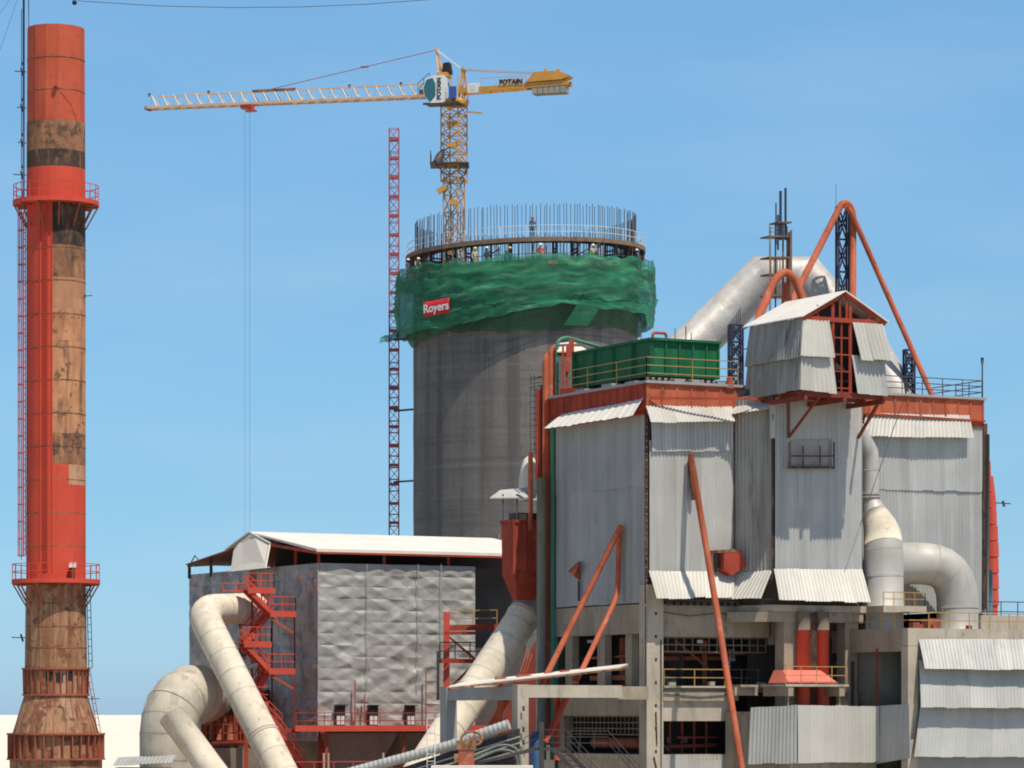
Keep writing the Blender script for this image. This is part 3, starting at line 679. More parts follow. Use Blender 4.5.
m = MB(); m.tube([(TX - 1.5, TY - 1, z + .1), (TX - 1.15, TY - .7, z + .8), (TX - .9, TY - .6, z + 1.35)], [.35, .38, .1], 8); m.bar((TX - 1.6, TY - 1, z), (TX - .6, TY - 1, z - 1), .08); m.bar((TX + 1.2, TY - 1, z), (TX + .9, TY - 1, z - 1), .08); m.build('hydraulic_unit', 'steel', t)
m = MB(); m.lathe(T, [(1.1, zq(106)), (1.25, zq(105)), (1.25, zq(102)), (1.0, zq(99))], 20, False); m.bar(T + Vector((1, -.8, zq(113))), T + Vector((2.45, -.9, zq(115))), .22, .12); m.build('slewing_ring', 'crane', t)
J = Vector((-.961, .276, 0)); JN = Vector((.276, .961, 0))   # jib direction and its normal
def J_(s, n=0, z=0): return T + J * s + JN * n + Vector((0, 0, z))
zb0, zb1 = zq(95.5), zq(95.5) + .2
# jib : triangular truss
m = MB(); n = 26; s0, s1 = 1.2, 28.3; H = 1.12
bz = lambda s: 69.45 + .008 * s
for sgn in (-1, 1): m.bar(J_(s0, .55 * sgn, bz(s0)), J_(s1, .55 * sgn, bz(s1)), .17, .2)
ch = m.build('jib_bottom_chord', 'cranewhite', t)
m = MB().bar(J_(s0, 0, bz(s0) + H), J_(s1 - .9, 0, bz(s1) + H * .9), .13); m.build('jib_top_chord', 'cranewhite', t)
m = MB()
for k in range(n):
    sa = s0 + (s1 - s0) * k / n; sb = s0 + (s1 - s0) * (k + 1) / n
    for sgn in (-1, 1):
        m.bar(J_(sa, .55 * sgn, bz(sa)), J_((sa + sb) / 2 + .2, 0, bz(sa) + H), .09); m.bar(J_(sb, .55 * sgn, bz(sb)), J_((sa + sb) / 2 + .2, 0, bz(sa) + H), .02) if k % 2 and sgn > 0 else None
    m.bar(J_(sa, -.55, bz(sa)), J_(sa, .55, bz(sa)), .06)
m.build('jib_bracing', 'jibpale', t)
m = MB()
for s in (28.2, 22.6, 9.5, 4.8): m.tube([J_(s, 0, bz(s) + H - .05), J_(s, 0, bz(s) + H + .22)], .12, 8)
m.bar(J_(28.3, -.5, bz(28)), J_(28.3, .5, bz(28)), .3); m.bar(J_(14.5, 0, bz(14) + H + .05), J_(18.5, 0, bz(18) + H + .02), .2); m.bar(J_(3, -.3, bz(3) + .3), J_(1.6, -.3, bz(2) + .3), .5); m.each('jib_fitting', 'rustbrown', t)
# A frame, tie bars
apex = J_(1.55, 0, zq(49)); back = J_(-.85, 0, zq(70.5))
m = MB()
for sgn in (-1, 1):
    m.bar(J_(1.15, .5 * sgn, zq(86)), apex + JN * .12 * sgn, .16); m.bar(J_(.55, .5 * sgn, zq(86)), apex + JN * .12 * sgn, .12)
for z0 in (80, 72, 64): m.bar(J_(1.2, -.4, zq(z0)), J_(1.2, .4, zq(z0)), .08)
m.tube([apex - JN * .35, apex + JN * .35], .14, 8)
m.build('cat_head', 'cranewhite', t)
m = MB()
for sgn in (-1, 1): m.bar(J_(-.55, .5 * sgn, zq(104)), back + JN * .3 * sgn, .15); m.bar(J_(-1.15, .5 * sgn, zq(104)), back + JN * .3 * sgn, .12); m.bar(J_(-1.2, .5 * sgn, zq(95)), J_(-.5, .5 * sgn, zq(85)), .08)
m.tube([back - JN * .45, back + JN * .45], .15, 8); m.build('rear_post', 'crane', t)
m = MB()
for sgn in (-1, 1): m.bar(apex + JN * .3 * sgn, back + JN * .3 * sgn, .1)
m.build('back_stay', 'cabwhite', t)
jt = J_(17.2, 0, bz(17) + H + .05)
m = MB().bar(apex, jt, .055); q = apex.lerp(jt, .42); m.bar(q - J * .35, q + J * .35, .14); m.build('jib_tie_bar', 'hoist', t)
cj = lambda s, n=0, z=0: J_(-s, n, z)
m = MB()
for sgn in (-1, 1): m.bar(back + JN * .3 * sgn, cj(8.4, .4 * sgn, zq(79)), .05)
m.build('counter_jib_tie', 'crane', t)
m = MB()
for sgn in (-1, 1): m.bar(cj(.6, .55 * sgn, 69.72), cj(10.4, .55 * sgn, 70.0), .16, .42)
for k in range(9): m.bar(cj(1 + k * 1.1, -.5, 69.75), cj(1 + k * 1.1, .5, 69.75), .08)
m.build('counter_jib', 'crane', t)
m = MB()
for k in range(6): m.prism([cj(7.15 + k * .5, -.6, 69.15), cj(7.6 + k * .5, -.6, 69.15), cj(7.6 + k * .5, .6, 69.15), cj(7.15 + k * .5, .6, 69.15)], (0, 0, 1.0))
m.each('counterweight', 'counter', t)
m = MB(); m.prism([cj(6.6, -.75, 70.15), cj(9.9, -.75, 70.25), cj(10.5, -.75, 70.55), cj(9.5, -.75, 71.0), cj(7.4, -.75, 71.0)], JN * 1.5); m.bar(cj(8.2, 0, 71), cj(8.2, 0, 71.35), .3); m.bar(cj(9.3, 0, 71), cj(9.3, 0, 71.25), .4)
m.build('winch', 'crane', t)
railing(MB(), [cj(2.6, -.6, 69.95), cj(6.6, -.6, 69.95)], .75, 1, 1.3, .02).build('walkway_rail', 'crane', t)
q = cj(5.3, -.66, 70.25); nb = MB().prism([q - J * 1.0 + Vector((0, 0, -.27)), q + J * 1.0 + Vector((0, 0, -.27)), q + J * 1.0 + Vector((0, 0, .27)), q - J * 1.0 + Vector((0, 0, .27))], JN * .04).build('name_board', 'cranewhite', t)
MB().text('POTAIN', .58, q - JN * .03, -J, (0, 0, 1), .01, .02).build('lettering', 'letterdark', nb)
q = cj(1.9, -.65, zq(90)); m = MB().prism([q - J * .5 + Vector((0, 0, -.4)), q + J * .5 + Vector((0, 0, -.4)), q + J * .5 + Vector((0, 0, .4)), q - J * .5 + Vector((0, 0, .4))], JN * .5); eb = m.build('electric_box', 'cabwhite', t)
m = MB().prism([q - J * .22 + Vector((0, 0, -.2)) - JN * .02, q + J * .22 + Vector((0, 0, -.2)) - JN * .02, q + J * .22 + Vector((0, 0, .25)) - JN * .02, q - J * .22 + Vector((0, 0, .25)) - JN * .02], JN * .015); m.build('box_door', 'pane', eb)
# cab in front of the mast
cz0 = zq(106); cq = lambda s, n, z: J_(s, n, cz0 + z)
side = [(.35, 0), (1.55, 0), (2.05, .55), (2.2, 1.35), (1.9, 2.1), (1.3, 2.35), (.35, 2.35)]
cabm = MB().prism([cq(s, -2.0, z) for s, z in side], JN * 1.3).build('cab', 'cabwhite', t)
gl = [(1.5, .1), (1.98, .58), (2.12, 1.35), (1.85, 2.02), (1.3, 2.15), (1.05, 1.6), (1.05, .6)]
m = MB().prism([cq(s, -2.03, z) for s, z in gl], JN * .02)
m.add([cq(2.07, -1.95, .6), cq(2.23, -1.95, 1.35), cq(2.23, -.75, 1.35), cq(2.07, -.75, .6)], [(0, 1, 2, 3)]); m.add([cq(2.225, -1.95, 1.38), cq(1.93, -1.95, 2.08), cq(1.93, -.75, 2.08), cq(2.225, -.75, 1.38)], [(0, 1, 2, 3)])
m.build('cab_window', 'glass', cabm)
MB().text('POTAIN', .52, cq(.72, -2.03, 1.2), (0, 0, 1), J, .01, .014).build('lettering', 'letterdark', cabm)
m = MB(); m.bar(cq(-.2, -1.9, 0), cq(2.2, -1.9, -.02), .12); m.bar(cq(-1.0, -1.9, .02), cq(2.2, -1.9, -.08), .1, .1); m.prism([cq(-1.1, -2, -.12), cq(2, -2, -.12), cq(2, -.6, -.12), cq(-1.1, -.6, -.12)], (0, 0, .1)); m.build('cab_platform', 'steel', t)
railing(MB(), [cq(2.9, -1.2, .9), cq(1.6, -1.95, 1.6)], 1.0, 2, .7, .02).build('railing', 'darkrail', t)
m = MB(); m.prism([cq(-.05, -1.7, .35), cq(-.6, -1.7, .35), cq(-.6, -1.7, 1.4), cq(-.05, -1.7, 1.4)], JN * .5); m.build('electric_cabinet', mat('blue_cabinet_paint', (.05, .09, .28), .5), t)
m = MB(); m.bar(cq(-.2, -1.6, 0), cq(-.2, -1.6, 2.4), .08); m.bar(cq(-.85, -1.6, 0), cq(-.85, -1.6, 2.4), .08); m.prism([cq(.3, -1.2, 2.4), cq(1.2, -1.2, 2.4), cq(1.2, .3, 2.4), cq(.3, .3, 2.4)], (0, 0, .35)); m.build('turntable_frame', 'crane', t)
m = MB().prism([cq(.15, -.6, 2.75), cq(.95, -.6, 2.75), cq(.8, -.6, 3.65), cq(.3, -.6, 3.7)], JN * .8); m.build('hoist_motor', 'letterdark', t)
# trolley, rope, hook block below the frame of the roof
s = 18.95; tr = MB(); tr.bar(J_(s - .5, 0, bz(s) - .22), J_(s + .5, 0, bz(s) - .22), .9, .4); tr.bar(J_(s - .8, 0, bz(s) - .6), J_(s + .1, 0, bz(s) - .62), .5, .12); trol = tr.build('trolley', 'redbright', t)
m = MB()
for ds in (-.2, .25): m.tube([J_(s + ds, 0, bz(s) - .5), J_(s + ds, 0, 28.5)], .011, 5)
m.build('hoist_rope', 'darkrail', trol)
m = MB().bar(J_(s - .4, 0, 28.2), J_(s + .4, 0, 28.2), .35, .7); m.bar(J_(s, 0, 28), J_(s, 0, 27.2), .12); m.build('hook_block', 'crane', trol)

# ================================================================ people on the silo platform
def person_mesh(name, pose):
    J0 = {'pelvis': (0, 0, .95), 'belly': (0, .01, 1.12), 'chest': (0, .02, 1.34), 'neck': (0, .01, 1.50), 'jaw': (0, -.03, 1.58), 'crown': (0, -.01, 1.72),
          'sl': (-.19, .02, 1.42), 'el': (-.27, .0, 1.14), 'wl': (-.25, -.12, .90), 'hl': (-.25, -.16, .82), 'sr': (.19, .02, 1.42), 'er': (.27, .0, 1.14), 'wr': (.25, -.12, .90), 'hr': (.25, -.16, .82),
          'pl': (-.10, 0, .92), 'kl': (-.12, -.03, .50), 'al': (-.13, .02, .09), 'tl': (-.13, -.16, .04), 'pr': (.10, 0, .92), 'kr': (.12, -.05, .50), 'ar': (.13, .0, .09), 'tr': (.14, -.18, .04)}
    J0.update(pose)
    rad_ = dict(pelvis=.15, belly=.135, chest=.155, neck=.06, jaw=.085, crown=.085, sl=.075, el=.05, wl=.035, hl=.04, sr=.075, er=.05, wr=.035, hr=.04, pl=.10, kl=.065, al=.045, tl=.04, pr=.10, kr=.065, ar=.045, tr=.04)
    E = ('pelvis belly', 'belly chest', 'chest neck', 'neck jaw', 'jaw crown', 'chest sl', 'sl el', 'el wl', 'wl hl', 'chest sr', 'sr er', 'er wr', 'wr hr', 'pelvis pl', 'pl kl', 'kl al', 'al tl', 'pelvis pr', 'pr kr', 'kr ar', 'ar tr')
    ks = list(J0); me = bpy.data.meshes.new('tmp'); me.from_pydata([J0[k] for k in ks], [[ks.index(x) for x in e.split()] for e in E], [])
    o = bpy.data.objects.new('tmp', me); COL.objects.link(o); o.modifiers.new('s', 'SKIN'); sub = o.modifiers.new('u', 'SUBSURF'); sub.levels = 1
    for i, k in enumerate(ks): me.skin_vertices[0].data[i].radius = (rad_[k], rad_[k] * (.75 if k in ('pelvis', 'belly', 'chest') else 1)); me.skin_vertices[0].data[i].use_root = (k == 'pelvis')
    r = bpy.data.meshes.new_from_object(o.evaluated_get(bpy.context.evaluated_depsgraph_get())); r.name = name
    bpy.data.objects.remove(o)
    hands = [Vector(J0[k]) for k in ('hl', 'hr')]
    for p in r.polygons:
        c = p.center; p.use_smooth = True
        p.material_index = 2 if (c.z > J0['neck'][2] + .0 and abs(c.x - J0['neck'][0]) < .16) or any((c - h).length < .09 for h in hands) else (1 if c.z < .95 else 0)
    return r
poses = [person_mesh('person_standing', {}),
         person_mesh('person_reaching', {'er': (.30, -.22, 1.30), 'wr': (.24, -.45, 1.36), 'hr': (.22, -.54, 1.38)}),
         person_mesh('person_bending', {'belly': (0, -.06, 1.10), 'chest': (0, -.22, 1.25), 'neck': (0, -.33, 1.36), 'jaw': (0, -.40, 1.42), 'crown': (0, -.43, 1.55), 'sl': (-.19, -.25, 1.30), 'sr': (.19, -.25, 1.30), 'el': (-.25, -.34, 1.04), 'er': (.25, -.34, 1.04), 'wl': (-.2, -.46, .86), 'wr': (.2, -.46, .86), 'hl': (-.19, -.50, .79), 'hr': (.19, -.50, .79)})]
hat = MB().lathe((0, 0, 0), [(.17, 0), (.175, .02), (.125, .03), (.118, .09), (.08, .145), (0, .165)], 14)
GP = 'workers on the silo platform'
for px, R, z, po, cl, ht, lab, turn in (
    (475, SR + 1.15, 53.1, 0, 'cloth_b', 'hat_y', 'worker in tan shirt and yellow helmet just right of the crane mast on the silo', 20),
    (487, SR + .9, 53.1, 1, 'cloth_a', 'hat_w', 'worker in dark shirt with pale helmet reaching out, on the silo deck above the netting', -40),
    (505, SR + 1.2, 53.1, 2, 'cloth_a', 'hat_y', 'bending worker with yellow helmet and dark shirt on the silo deck', 70),
    (540.5, SR + 1.25, 53.1, 0, 'cloth_c', 'hat_w', 'worker in orange shirt and white helmet beside the red rails on the silo', -15),
    (593, SR + 1.2, 53.1, 1, 'cloth_b', 'hat_w', 'worker in tan shirt and white helmet before the scaffold right of the silo rim', 35),
    (532.5, SR + .05, 55.5, 0, 'cloth_a', 'hat_r', 'dark clothed worker standing alone on the upper deck among the bare bars', 0),
    (637, SR + 1.1, 53.1, 0, 'cloth_d', 'hat_w', 'worker in blue at the right end of the silo deck', -60),
    (408, SR + 1.2, 53.1, 0, 'cloth_a', 'hat_w', 'worker in dark shirt at the left end of the silo deck', 50),
    (416, SR + 1.2, 53.1, 2, 'cloth_b', 'hat_w', 'stooping worker in tan shirt near the left end of the silo deck', 30)):
    x = None
    Y = SY - R
    for _ in range(12):
        x = (px - 512) / F * Y - SX; x = max(-R * .995, min(R * .995, x)); Y = SY - math.sqrt(R * R - x * x)
    me = poses[po].copy(); me.materials.clear()
    for k in (cl, 'trouser', 'skin'): me.materials.append(M_[k])
    o = bpy.data.objects.new('person', me); COL.objects.link(o); o.location = (SX + x, Y, z + TILT * x); o.rotation_euler.z = R_(turn); tag(o, lab, 'person', GP)
    h = MB(); h.v = list(hat.v); h.f = hat.f; h.sm = hat.sm; h.mi = hat.mi
    hm = h.build('helmet', ht); hm.parent = o; hm.location = (0, -.02, 1.69) if po != 2 else (0, -.44, 1.52)
# ================================================================ the sheet-clad process building
A = Frame(648, 220); UP = Vector((0, 0, 1))
W_, D_ = 25.8, 12.5
bld = t = thing('industrial_building', 'big grey corrugated sheet building on an open concrete frame with orange roof band', 'building', A.pt(0, 0, 0))
poly = [(.12, .12), (6.4, .12), (7.75, -2.35), (14.3, -2.35), (14.3, .12), (W_ - .1, .12), (W_ - .1, D_), (.12, D_)]
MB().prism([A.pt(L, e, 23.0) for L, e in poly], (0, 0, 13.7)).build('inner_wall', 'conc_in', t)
# --- cladding
zc_ = lambda py, L=0, e=0: A.zat(py, L, e)
eb = A.eat(556, -.06)
zs = zc_(484)
def wall(name, a, b, c, d, m, **k): return MB().corr(a, b, c, d, **k).build(name, m, t)
wall('wall_sheet', A.pt(-.06, eb, 36.0), A.pt(-.06, .3, 36.0), A.pt(-.06, .3, zs - .1), A.pt(-.06, eb, zs - .1), 'galv_dull', per=.3)
wall('wall_sheet', A.pt(-.03, eb, zs), A.pt(-.03, .3, zs), A.pt(-.03, .3, 23.1), A.pt(-.03, eb, 23.1), 'galv_dull', per=.3, amp=.025)
f = A.f
wall('wall_sheet', f(651, 410, -.16), f(733, 410, -.16), f(733, 451.5, -.2), f(652, 451.5, -.22), 'galv', per=.27)
wall('wall_sheet', f(649.5, 440, -.06), f(734.5, 440, -.06), f(734.5, 577, -.06), f(649.5, 577, -.06), 'galv_new', per=.27, amp=.028)
ob = lambda q, z, o=.06: A.pt(6.38 + 1.33 * q - o * .88, -2.5 * q - o * .46, z)
wall('wall_sheet', ob(0, 36.2), ob(1, 36.4), ob(1, 24.6), ob(0, 24.6), 'galv_old', per=.27)
wall('wall_sheet', f(775, 397, -2.56), f(861.5, 397, -2.56), f(861.5, 573, -2.56), f(775, 573, -2.56), 'galv', per=.25)
wall('wall_sheet', A.pt(14.45, -2.5, 36.3), A.pt(14.45, .1, 36.3), A.pt(14.45, .1, 23.5), A.pt(14.45, -2.5, 23.5), 'galv', per=.27)
wall('wall_sheet', f(769.5, 400, -2.62), f(775.5, 400, -2.62), f(775, 438, -2.62), f(770, 438, -2.62), 'galv_new', per=.27)
wall('wall_sheet', f(861, 428, -.12), f(986, 428, -.12), f(986, 492, -.12), f(861, 489, -.12), 'galv', per=.25)
wall('wall_sheet', f(861, 486, -.05), f(985, 488, -.05), f(985, 612, -.05), f(861, 612, -.05), 'galv', per=.25)
wall('wall_sheet', A.pt(W_, 0, 35), A.pt(W_, D_, 35), A.pt(W_, D_, 23), A.pt(W_, 0, 23), 'galv', per=.3)
wall('wall_sheet', A.pt(W_, D_ + .1, 36), A.pt(0, D_ + .1, 36), A.pt(0, D_ + .1, 23), A.pt(W_, D_ + .1, 23), 'galv', per=.5)
m = MB()
m.bar(A.pt(-.05, .12, 23), A.pt(-.05, .12, 35.2), .22); m.bar(A.pt(6.3, -.1, 24.5), A.pt(6.3, -.1, 36), .1); m.bar(A.pt(7.62, -2.55, 24.5), A.pt(7.62, -2.55, 35), .12); m.bar(A.pt(W_ - .05, -.12, 23), A.pt(W_ - .05, -.12, 35.3), .3)
m.each('corner_strip', 'rustdark', t)
m = MB()
for i in range(28): z = 24 + i * .42; m.bar(A.pt(-.1, -.02, z), A.pt(-.1, .12, z + .05), .1)
m.build('corner_bolts', 'rustbrown', t)
# --- flared aprons above and below the walls
def apron(a, b, c, d, m='apron', **k): return MB().corr(a, b, c, d, **k).build('awning', m, t)
apron(A.pt(-.1, 11.0, 35.75), A.pt(-.1, .35, 35.95), A.pt(-1.25, -.15, 34.75), A.pt(-1.35, 11.3, 34.75), 'white', per=.9, amp=.02)
apron(f(646, 405.5, -.12), f(732, 406.5, -.12), f(735, 421.5, -1.05), f(651, 422.5, -1.05), 'apron', per=.24, amp=.03)
apron(ob(-.15, 35.55, .1), ob(1.1, 35.9, .1), ob(1.05, 35.3, .95), ob(-.25, 34.95, .95), 'apron', per=.27, lift=.05)
apron(f(866, 413, -.15), f(969, 415, -.15), f(974, 438, -.8), f(862, 436, -.8), 'apron', per=.3, amp=.03)
apron(f(649, 571, -.14), f(735, 571, -.14), f(733, 597, -1.45), f(657, 599, -1.45), 'apron', per=.26)
apron(ob(-.05, 25.0, .1), ob(1.0, 25.2, .1), ob(.95, 23.35, 1.35), ob(-.35, 23.3, 1.25), 'apron', per=.26)
apron(f(774, 569, -2.66), f(862, 569, -2.66), f(871, 602.5, -3.9), f(779.5, 600, -3.9), 'apron', per=.26)
# --- orange roof band
def bandpart(name, L0, L1, e0, e1, z0, z1, m, nr):
    b = MB().box(A, L0, L1, e0, e1, z0, z1).build(name, m, t); r = MB(); n_ = nr
    a, c = (A.pt(L0, e0, 0), A.pt(L1, e0, 0)) if L1 - L0 > e1 - e0 else (A.pt(L0, e0, 0), A.pt(L0, e1, 0))
    for k in range(n_ + 1):
        q = a.lerp(c, k / n_); r.bar(q + UP * (z0 + .02), q + UP * (z1 - .02), .13)
    r.bar(a + UP * (z1 - .05), c + UP * (z1 - .05), .22, .1); r.bar(a + UP * (z0 + .08), c + UP * (z0 + .08), .22, .1)
    r.build('stiffener_ribs', m, b)
bandpart('roof_band', -.12, .15, .2, D_, 34.9, 36.85, 'red', 14)  # same orange band; the darker red paints in this side's shade
bandpart('roof_band', -.1, 7.4, -.12, .18, 34.9, 36.85, 'orange', 7)
bandpart('roof_band', 13.6, W_ - .2, -.12, .18, 35.0, 36.85, 'orange', 12)
MB().box(A, -.3, W_, -.3, D_ + .2, 36.86, 37.02).build('roof_slab', 'conc_grey', t)
m = MB()
for k in range(16): m.bar(A.pt(.3 + k * .45, .6, 37.05), A.pt(.3 + k * .45, .6, 37.3), .2)
for L in (2, 3.2, 5.2): m.box(A, L, L + .7, .1, .9, 37.03, 37.25)
for e in (2, 5, 8.5): m.box(A, .2, .9, e, e + 1.3, 37.03, 37.2 + .1 * (e % 2))
m.each('roof_block', 'conc_grey', t)
m = MB(); m.bar(A.pt(13.9, -.25, 35.6), A.pt(W_ - .2, -.25, 35.45), .3, .12); m.bar(A.pt(0, -.25, 35.9), A.pt(7.3, -2.2, 36.0), .14); m.build('lower_ledge', 'red', t)
r1 = railing(MB(), [A.pt(-.05, 11.5, 37.02), A.pt(-.05, .1, 37.02)], 1.5, 3, 3.6, .025); railing(r1, [A.pt(-.05, .1, 37.02), A.pt(6.6, -.05, 37.02)], 1.5, 3, 3.3, .025)
r1.build('roof_railing', 'yellow', t)
railing(MB(), [A.pt(16, -.05, 37.0), A.pt(W_ - .2, -.05, 37.0), A.pt(W_ - .2, 6, 37)], 1.15, 3, 1.5, .028).build('roof_railing', 'darkrail', t)
m = MB(); m.bar(A.pt(W_ - .1, .1, 35), A.pt(W_ - .1, .1, 39.4), .09); m.tube([A.pt(W_ - .1, .1, 39.3), A.pt(W_ - .1, .1, 39.7)], .1, 8); m.build('lamp_post', 'darkrail', t)
# --- inspection opening and brace under the roof shed
hb = f(789, 468, -2.6); m = MB()
for a_, b_ in (((789, 442), (789, 469)), ((834, 442), (834, 469)), ((789, 467), (834, 467)), ((789, 456), (834, 456)), ((803, 446), (803, 467)), ((820, 446), (820, 467))): m.bar(f(*a_, -2.95), f(*b_, -2.95), .09)
m.prism([f(788, 467, -2.6), f(835, 467, -2.6), f(835, 467, -3.0), f(788, 467, -3.0)], (0, 0, -.1)); m.build('inspection_cage', 'rustdark', t)
m = MB().prism([f(791, 440, -2.62), f(832, 440, -2.62), f(832, 466, -2.62), f(791, 466, -2.62)], A.u * .02); m.build('inspection_panel', 'galv_old', t)
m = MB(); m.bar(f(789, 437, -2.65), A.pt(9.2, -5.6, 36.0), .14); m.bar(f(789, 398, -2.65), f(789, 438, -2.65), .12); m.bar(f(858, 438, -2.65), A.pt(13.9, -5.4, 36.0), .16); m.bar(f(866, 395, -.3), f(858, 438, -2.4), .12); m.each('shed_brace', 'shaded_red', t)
# --- concrete frame under the cladding
col = lambda L0, L1, e0, e1, z0, z1, m_='conc': MB().box(A, L0, L1, e0, e1, z0, z1).build('column', m_, t)
beam = lambda L0, L1, e0, e1, z0, z1, m_='conc': MB().box(A, L0, L1, e0, e1, z0, z1).build('beam', m_, t)
col(-.12, A.Lat(663, 0), -.05, .9, 0, 24.2, 'conc_pale')
m = MB()
for i in range(9): m.prism([f(655, 612 + i * 23, -.07), f(657, 612 + i * 23, -.07), f(657, 615 + i * 23, -.07), f(655, 615 + i * 23, -.07)], A.u * .015)
m.bar(f(656, 712, -.09), f(657, 745, -.09), .08); m.bar(f(654, 757, -.09), f(658, 775, -.09), .08); m.each('anchor_plate', 'rustdark', t)
beam(0, .7, .92, D_, 21.15, 23.0); beam(0, .7, .92, D_, 15.95, 17.7)
beam(1.05, 9, 0, .7, 20.95, 23.0, 'conc'); 
for px0, px1 in ((598, 605.5), (626, 632.5), (566, 573)): e0, e1 = A.eat(px1, .35), A.eat(px0, .35); col(.3, .8, e0, e1, 17.7, 21.15)
for px in (566,): e0 = A.eat(px, .35); col(.2, .8, e0, e0 + .8, 0, 15.95)
def screen(fr, kind, lo, hi, c, z0, z1, n, rows, parent):
    m = MB()
    for k in range(rows + 1): z = z0 + (z1 - z0) * k / rows; m.bar(*[(fr.pt(q, c, z) if kind == 'f' else fr.pt(c, q, z)) for q in (lo, hi)], .075, .075)
    for k in range(n + 1):
        q = lo + (hi - lo) * k / n; a_ = fr.pt(q, c, z0) if kind == 'f' else fr.pt(c, q, z0); m.bar(a_, a_ + UP * (z1 - z0), .06, .07)
    return m.build('lattice_screen', 'conc_brown', parent)
screen(A, 's', 1.0, 10.5, .4, 14.75, 15.9, 18, 3, t); screen(A, 'f', 1.1, 9.0, .45, 20.0, 20.9, 13, 2, t)
MB().box(A, .05, W_ - .2, .1, D_, 17.45, 17.7).build('floor_slab', 'conc', t)
MB().box(A, .05, 12, .1, D_, 13.2, 13.5).build('floor_slab', 'conc_pale', t)
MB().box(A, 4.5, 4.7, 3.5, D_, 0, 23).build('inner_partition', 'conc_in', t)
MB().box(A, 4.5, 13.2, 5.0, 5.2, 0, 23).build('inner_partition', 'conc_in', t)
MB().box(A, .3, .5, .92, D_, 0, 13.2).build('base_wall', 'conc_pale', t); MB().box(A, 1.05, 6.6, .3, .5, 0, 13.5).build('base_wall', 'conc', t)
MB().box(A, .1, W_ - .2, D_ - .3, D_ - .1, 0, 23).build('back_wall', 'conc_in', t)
MB().prism([A.pt(L, e, 22.55) for L, e in ((6.3, -.05), (7.6, -2.75), (14.6, -2.75), (14.6, -4.7), (17.9, -4.7), (17.9, .3), (6.3, .3))], (0, 0, .42)).build('floor_slab', 'conc_pale', t)
m = MB().prism([A.pt(L, e, 21.9) for L, e in ((5.6, -.35), (7.5, -2.68), (14.4, -2.68), (14.4, -2.3), (7.7, -2.3), (6.0, -.05))], (0, 0, .63)); m.build('beam', 'conc', t)
m = MB()
for k in range(12): q = A.pt(1.2 + .5 * k, -.35, 23.02); m.bar(q, q + A.v * .3, .35, .2)
m.bar(A.pt(1.0, -.5, 23.25), A.pt(6.4, -.5, 23.2), .12); m.bar(A.pt(6.4, -.5, 23.4), A.pt(7.6, -2.9, 23.3), .1); m.bar(A.pt(1.0, -.1, 23.7), A.pt(7, -.3, 23.6), .25); m.build('soffit_ledger', 'steel', t)
# first storey facing the front
fl = lambda e: A.Lat(783, e)
m = MB(); m.prism([A.pt(1.05, -.25, 17.72), A.pt(9.3, -.25, 17.72), A.pt(9.3, .2, 17.72), A.pt(1.05, .2, 17.72)], (0, 0, .12)); m.build('floor_edge', 'conc_pale', t)
railing(MB(), [A.pt(1.1, -.1, 17.84), A.pt(5.6, -.1, 17.84)], 1.05, 2, 2.2, .03).build('railing', 'yellow', t)
railing(MB(), [A.pt(5.6, -.1, 17.84), A.pt(9.3, -.1, 17.84)], 1.05, 2, 1.2, .025).build('railing', 'darkrail', t)
z0, z1 = A.zat(721, 3, .2), A.zat(688, 3, .2)
MB().box(A, 1.03, 6.35, .12, .4, z0, 17.45).build('spandrel_wall', 'conc_pale', t)
MB().box(A, 1.03, 6.6, -.1, .12, 16.9, 17.5).build('beam', 'conc', t)
zb = A.zat(755, 3, .2)
MB().corr(A.pt(1.05, .1, zb), A.pt(6.5, .1, zb), A.pt(6.5, 0, zb - 2.6), A.pt(1.05, 0, zb - 2.6), per=.26).build('wall_sheet', 'galv_new', t)
m = MB()
for k in range(5): m.bar(A.pt(2 + k * .9, 2.2, zb), A.pt(2 + k * .9, 2.2, z0), .13)
m.bar(A.pt(2, 2.1, zb + .5), A.pt(6.2, 2.1, zb + .6), .2); m.bar(A.pt(3.3, 2.0, zb + 1.1), A.pt(6.2, 2.0, zb + 1.1), .12); m.build('inner_steel_frame', 'shaded_red', t)
m = MB()
for i, (L, z, w_) in enumerate(((4.9, 1.25, .5), (4.3, .75, .3), (4.9, .7, .55), (4.9, .25, .5), (4.2, .22, .35), (5.5, .72, .3))): m.prism([A.pt(L, 4.9, zb + z), A.pt(L + w_, 4.9, zb + z), A.pt(L + w_, 4.9, zb + z + .33), A.pt(L, 4.9, zb + z + .33)], A.u * -.03)
m.build('back_window', 'pane', t)
m = MB()
for i, (px, py) in enumerate(((724.5, 668), (729, 661))):
    q = f(px, py, 3.6)
    for dx in (0, .26):
        for dz in (0, .28, .56): m.prism([q + A.v * dx + UP * dz, q + A.v * (dx + .2) + UP * dz, q + A.v * (dx + .2) + UP * (dz + .2), q + A.v * dx + UP * (dz + .2)], A.u * .04)
m.build('gap_light_patch', 'pane', t)  # pale plates painting daylight that shows through a far gap
m = MB(); m.bar(f(675, 640, 2.6), f(712, 672, 2.6), .1); m.bar(f(752, 645, 2.6), f(746, 690, 2.6), .22); m.bar(f(763, 645, 3), f(763, 690, 3), .3); m.bar(f(772, 640, 3.2), f(770, 690, 3.2), .12); m.each('inner_brace', 'flange', t)
# bay pillar and the lower bay
L0 = A.Lat(784, -2.55); L1 = A.Lat(800, -2.55)
col(L0, L1, -2.55, -1.5, 0, 22.0); col(13.2, 14.2, -2.4, -1.4, 13, 22.55); col(A.Lat(860, -.2), A.Lat(866, -.2), -.2, .5, 17.6, 22.6)
MB().box(A, 9.2, 14.3, -.1, .6, 20.5, 21.95).build('beam', 'conc', t)
MB().box(A, 8.8, 13.4, 2.2, 2.4, 13.5, 22.6).build('inner_partition', 'conc_in', t)
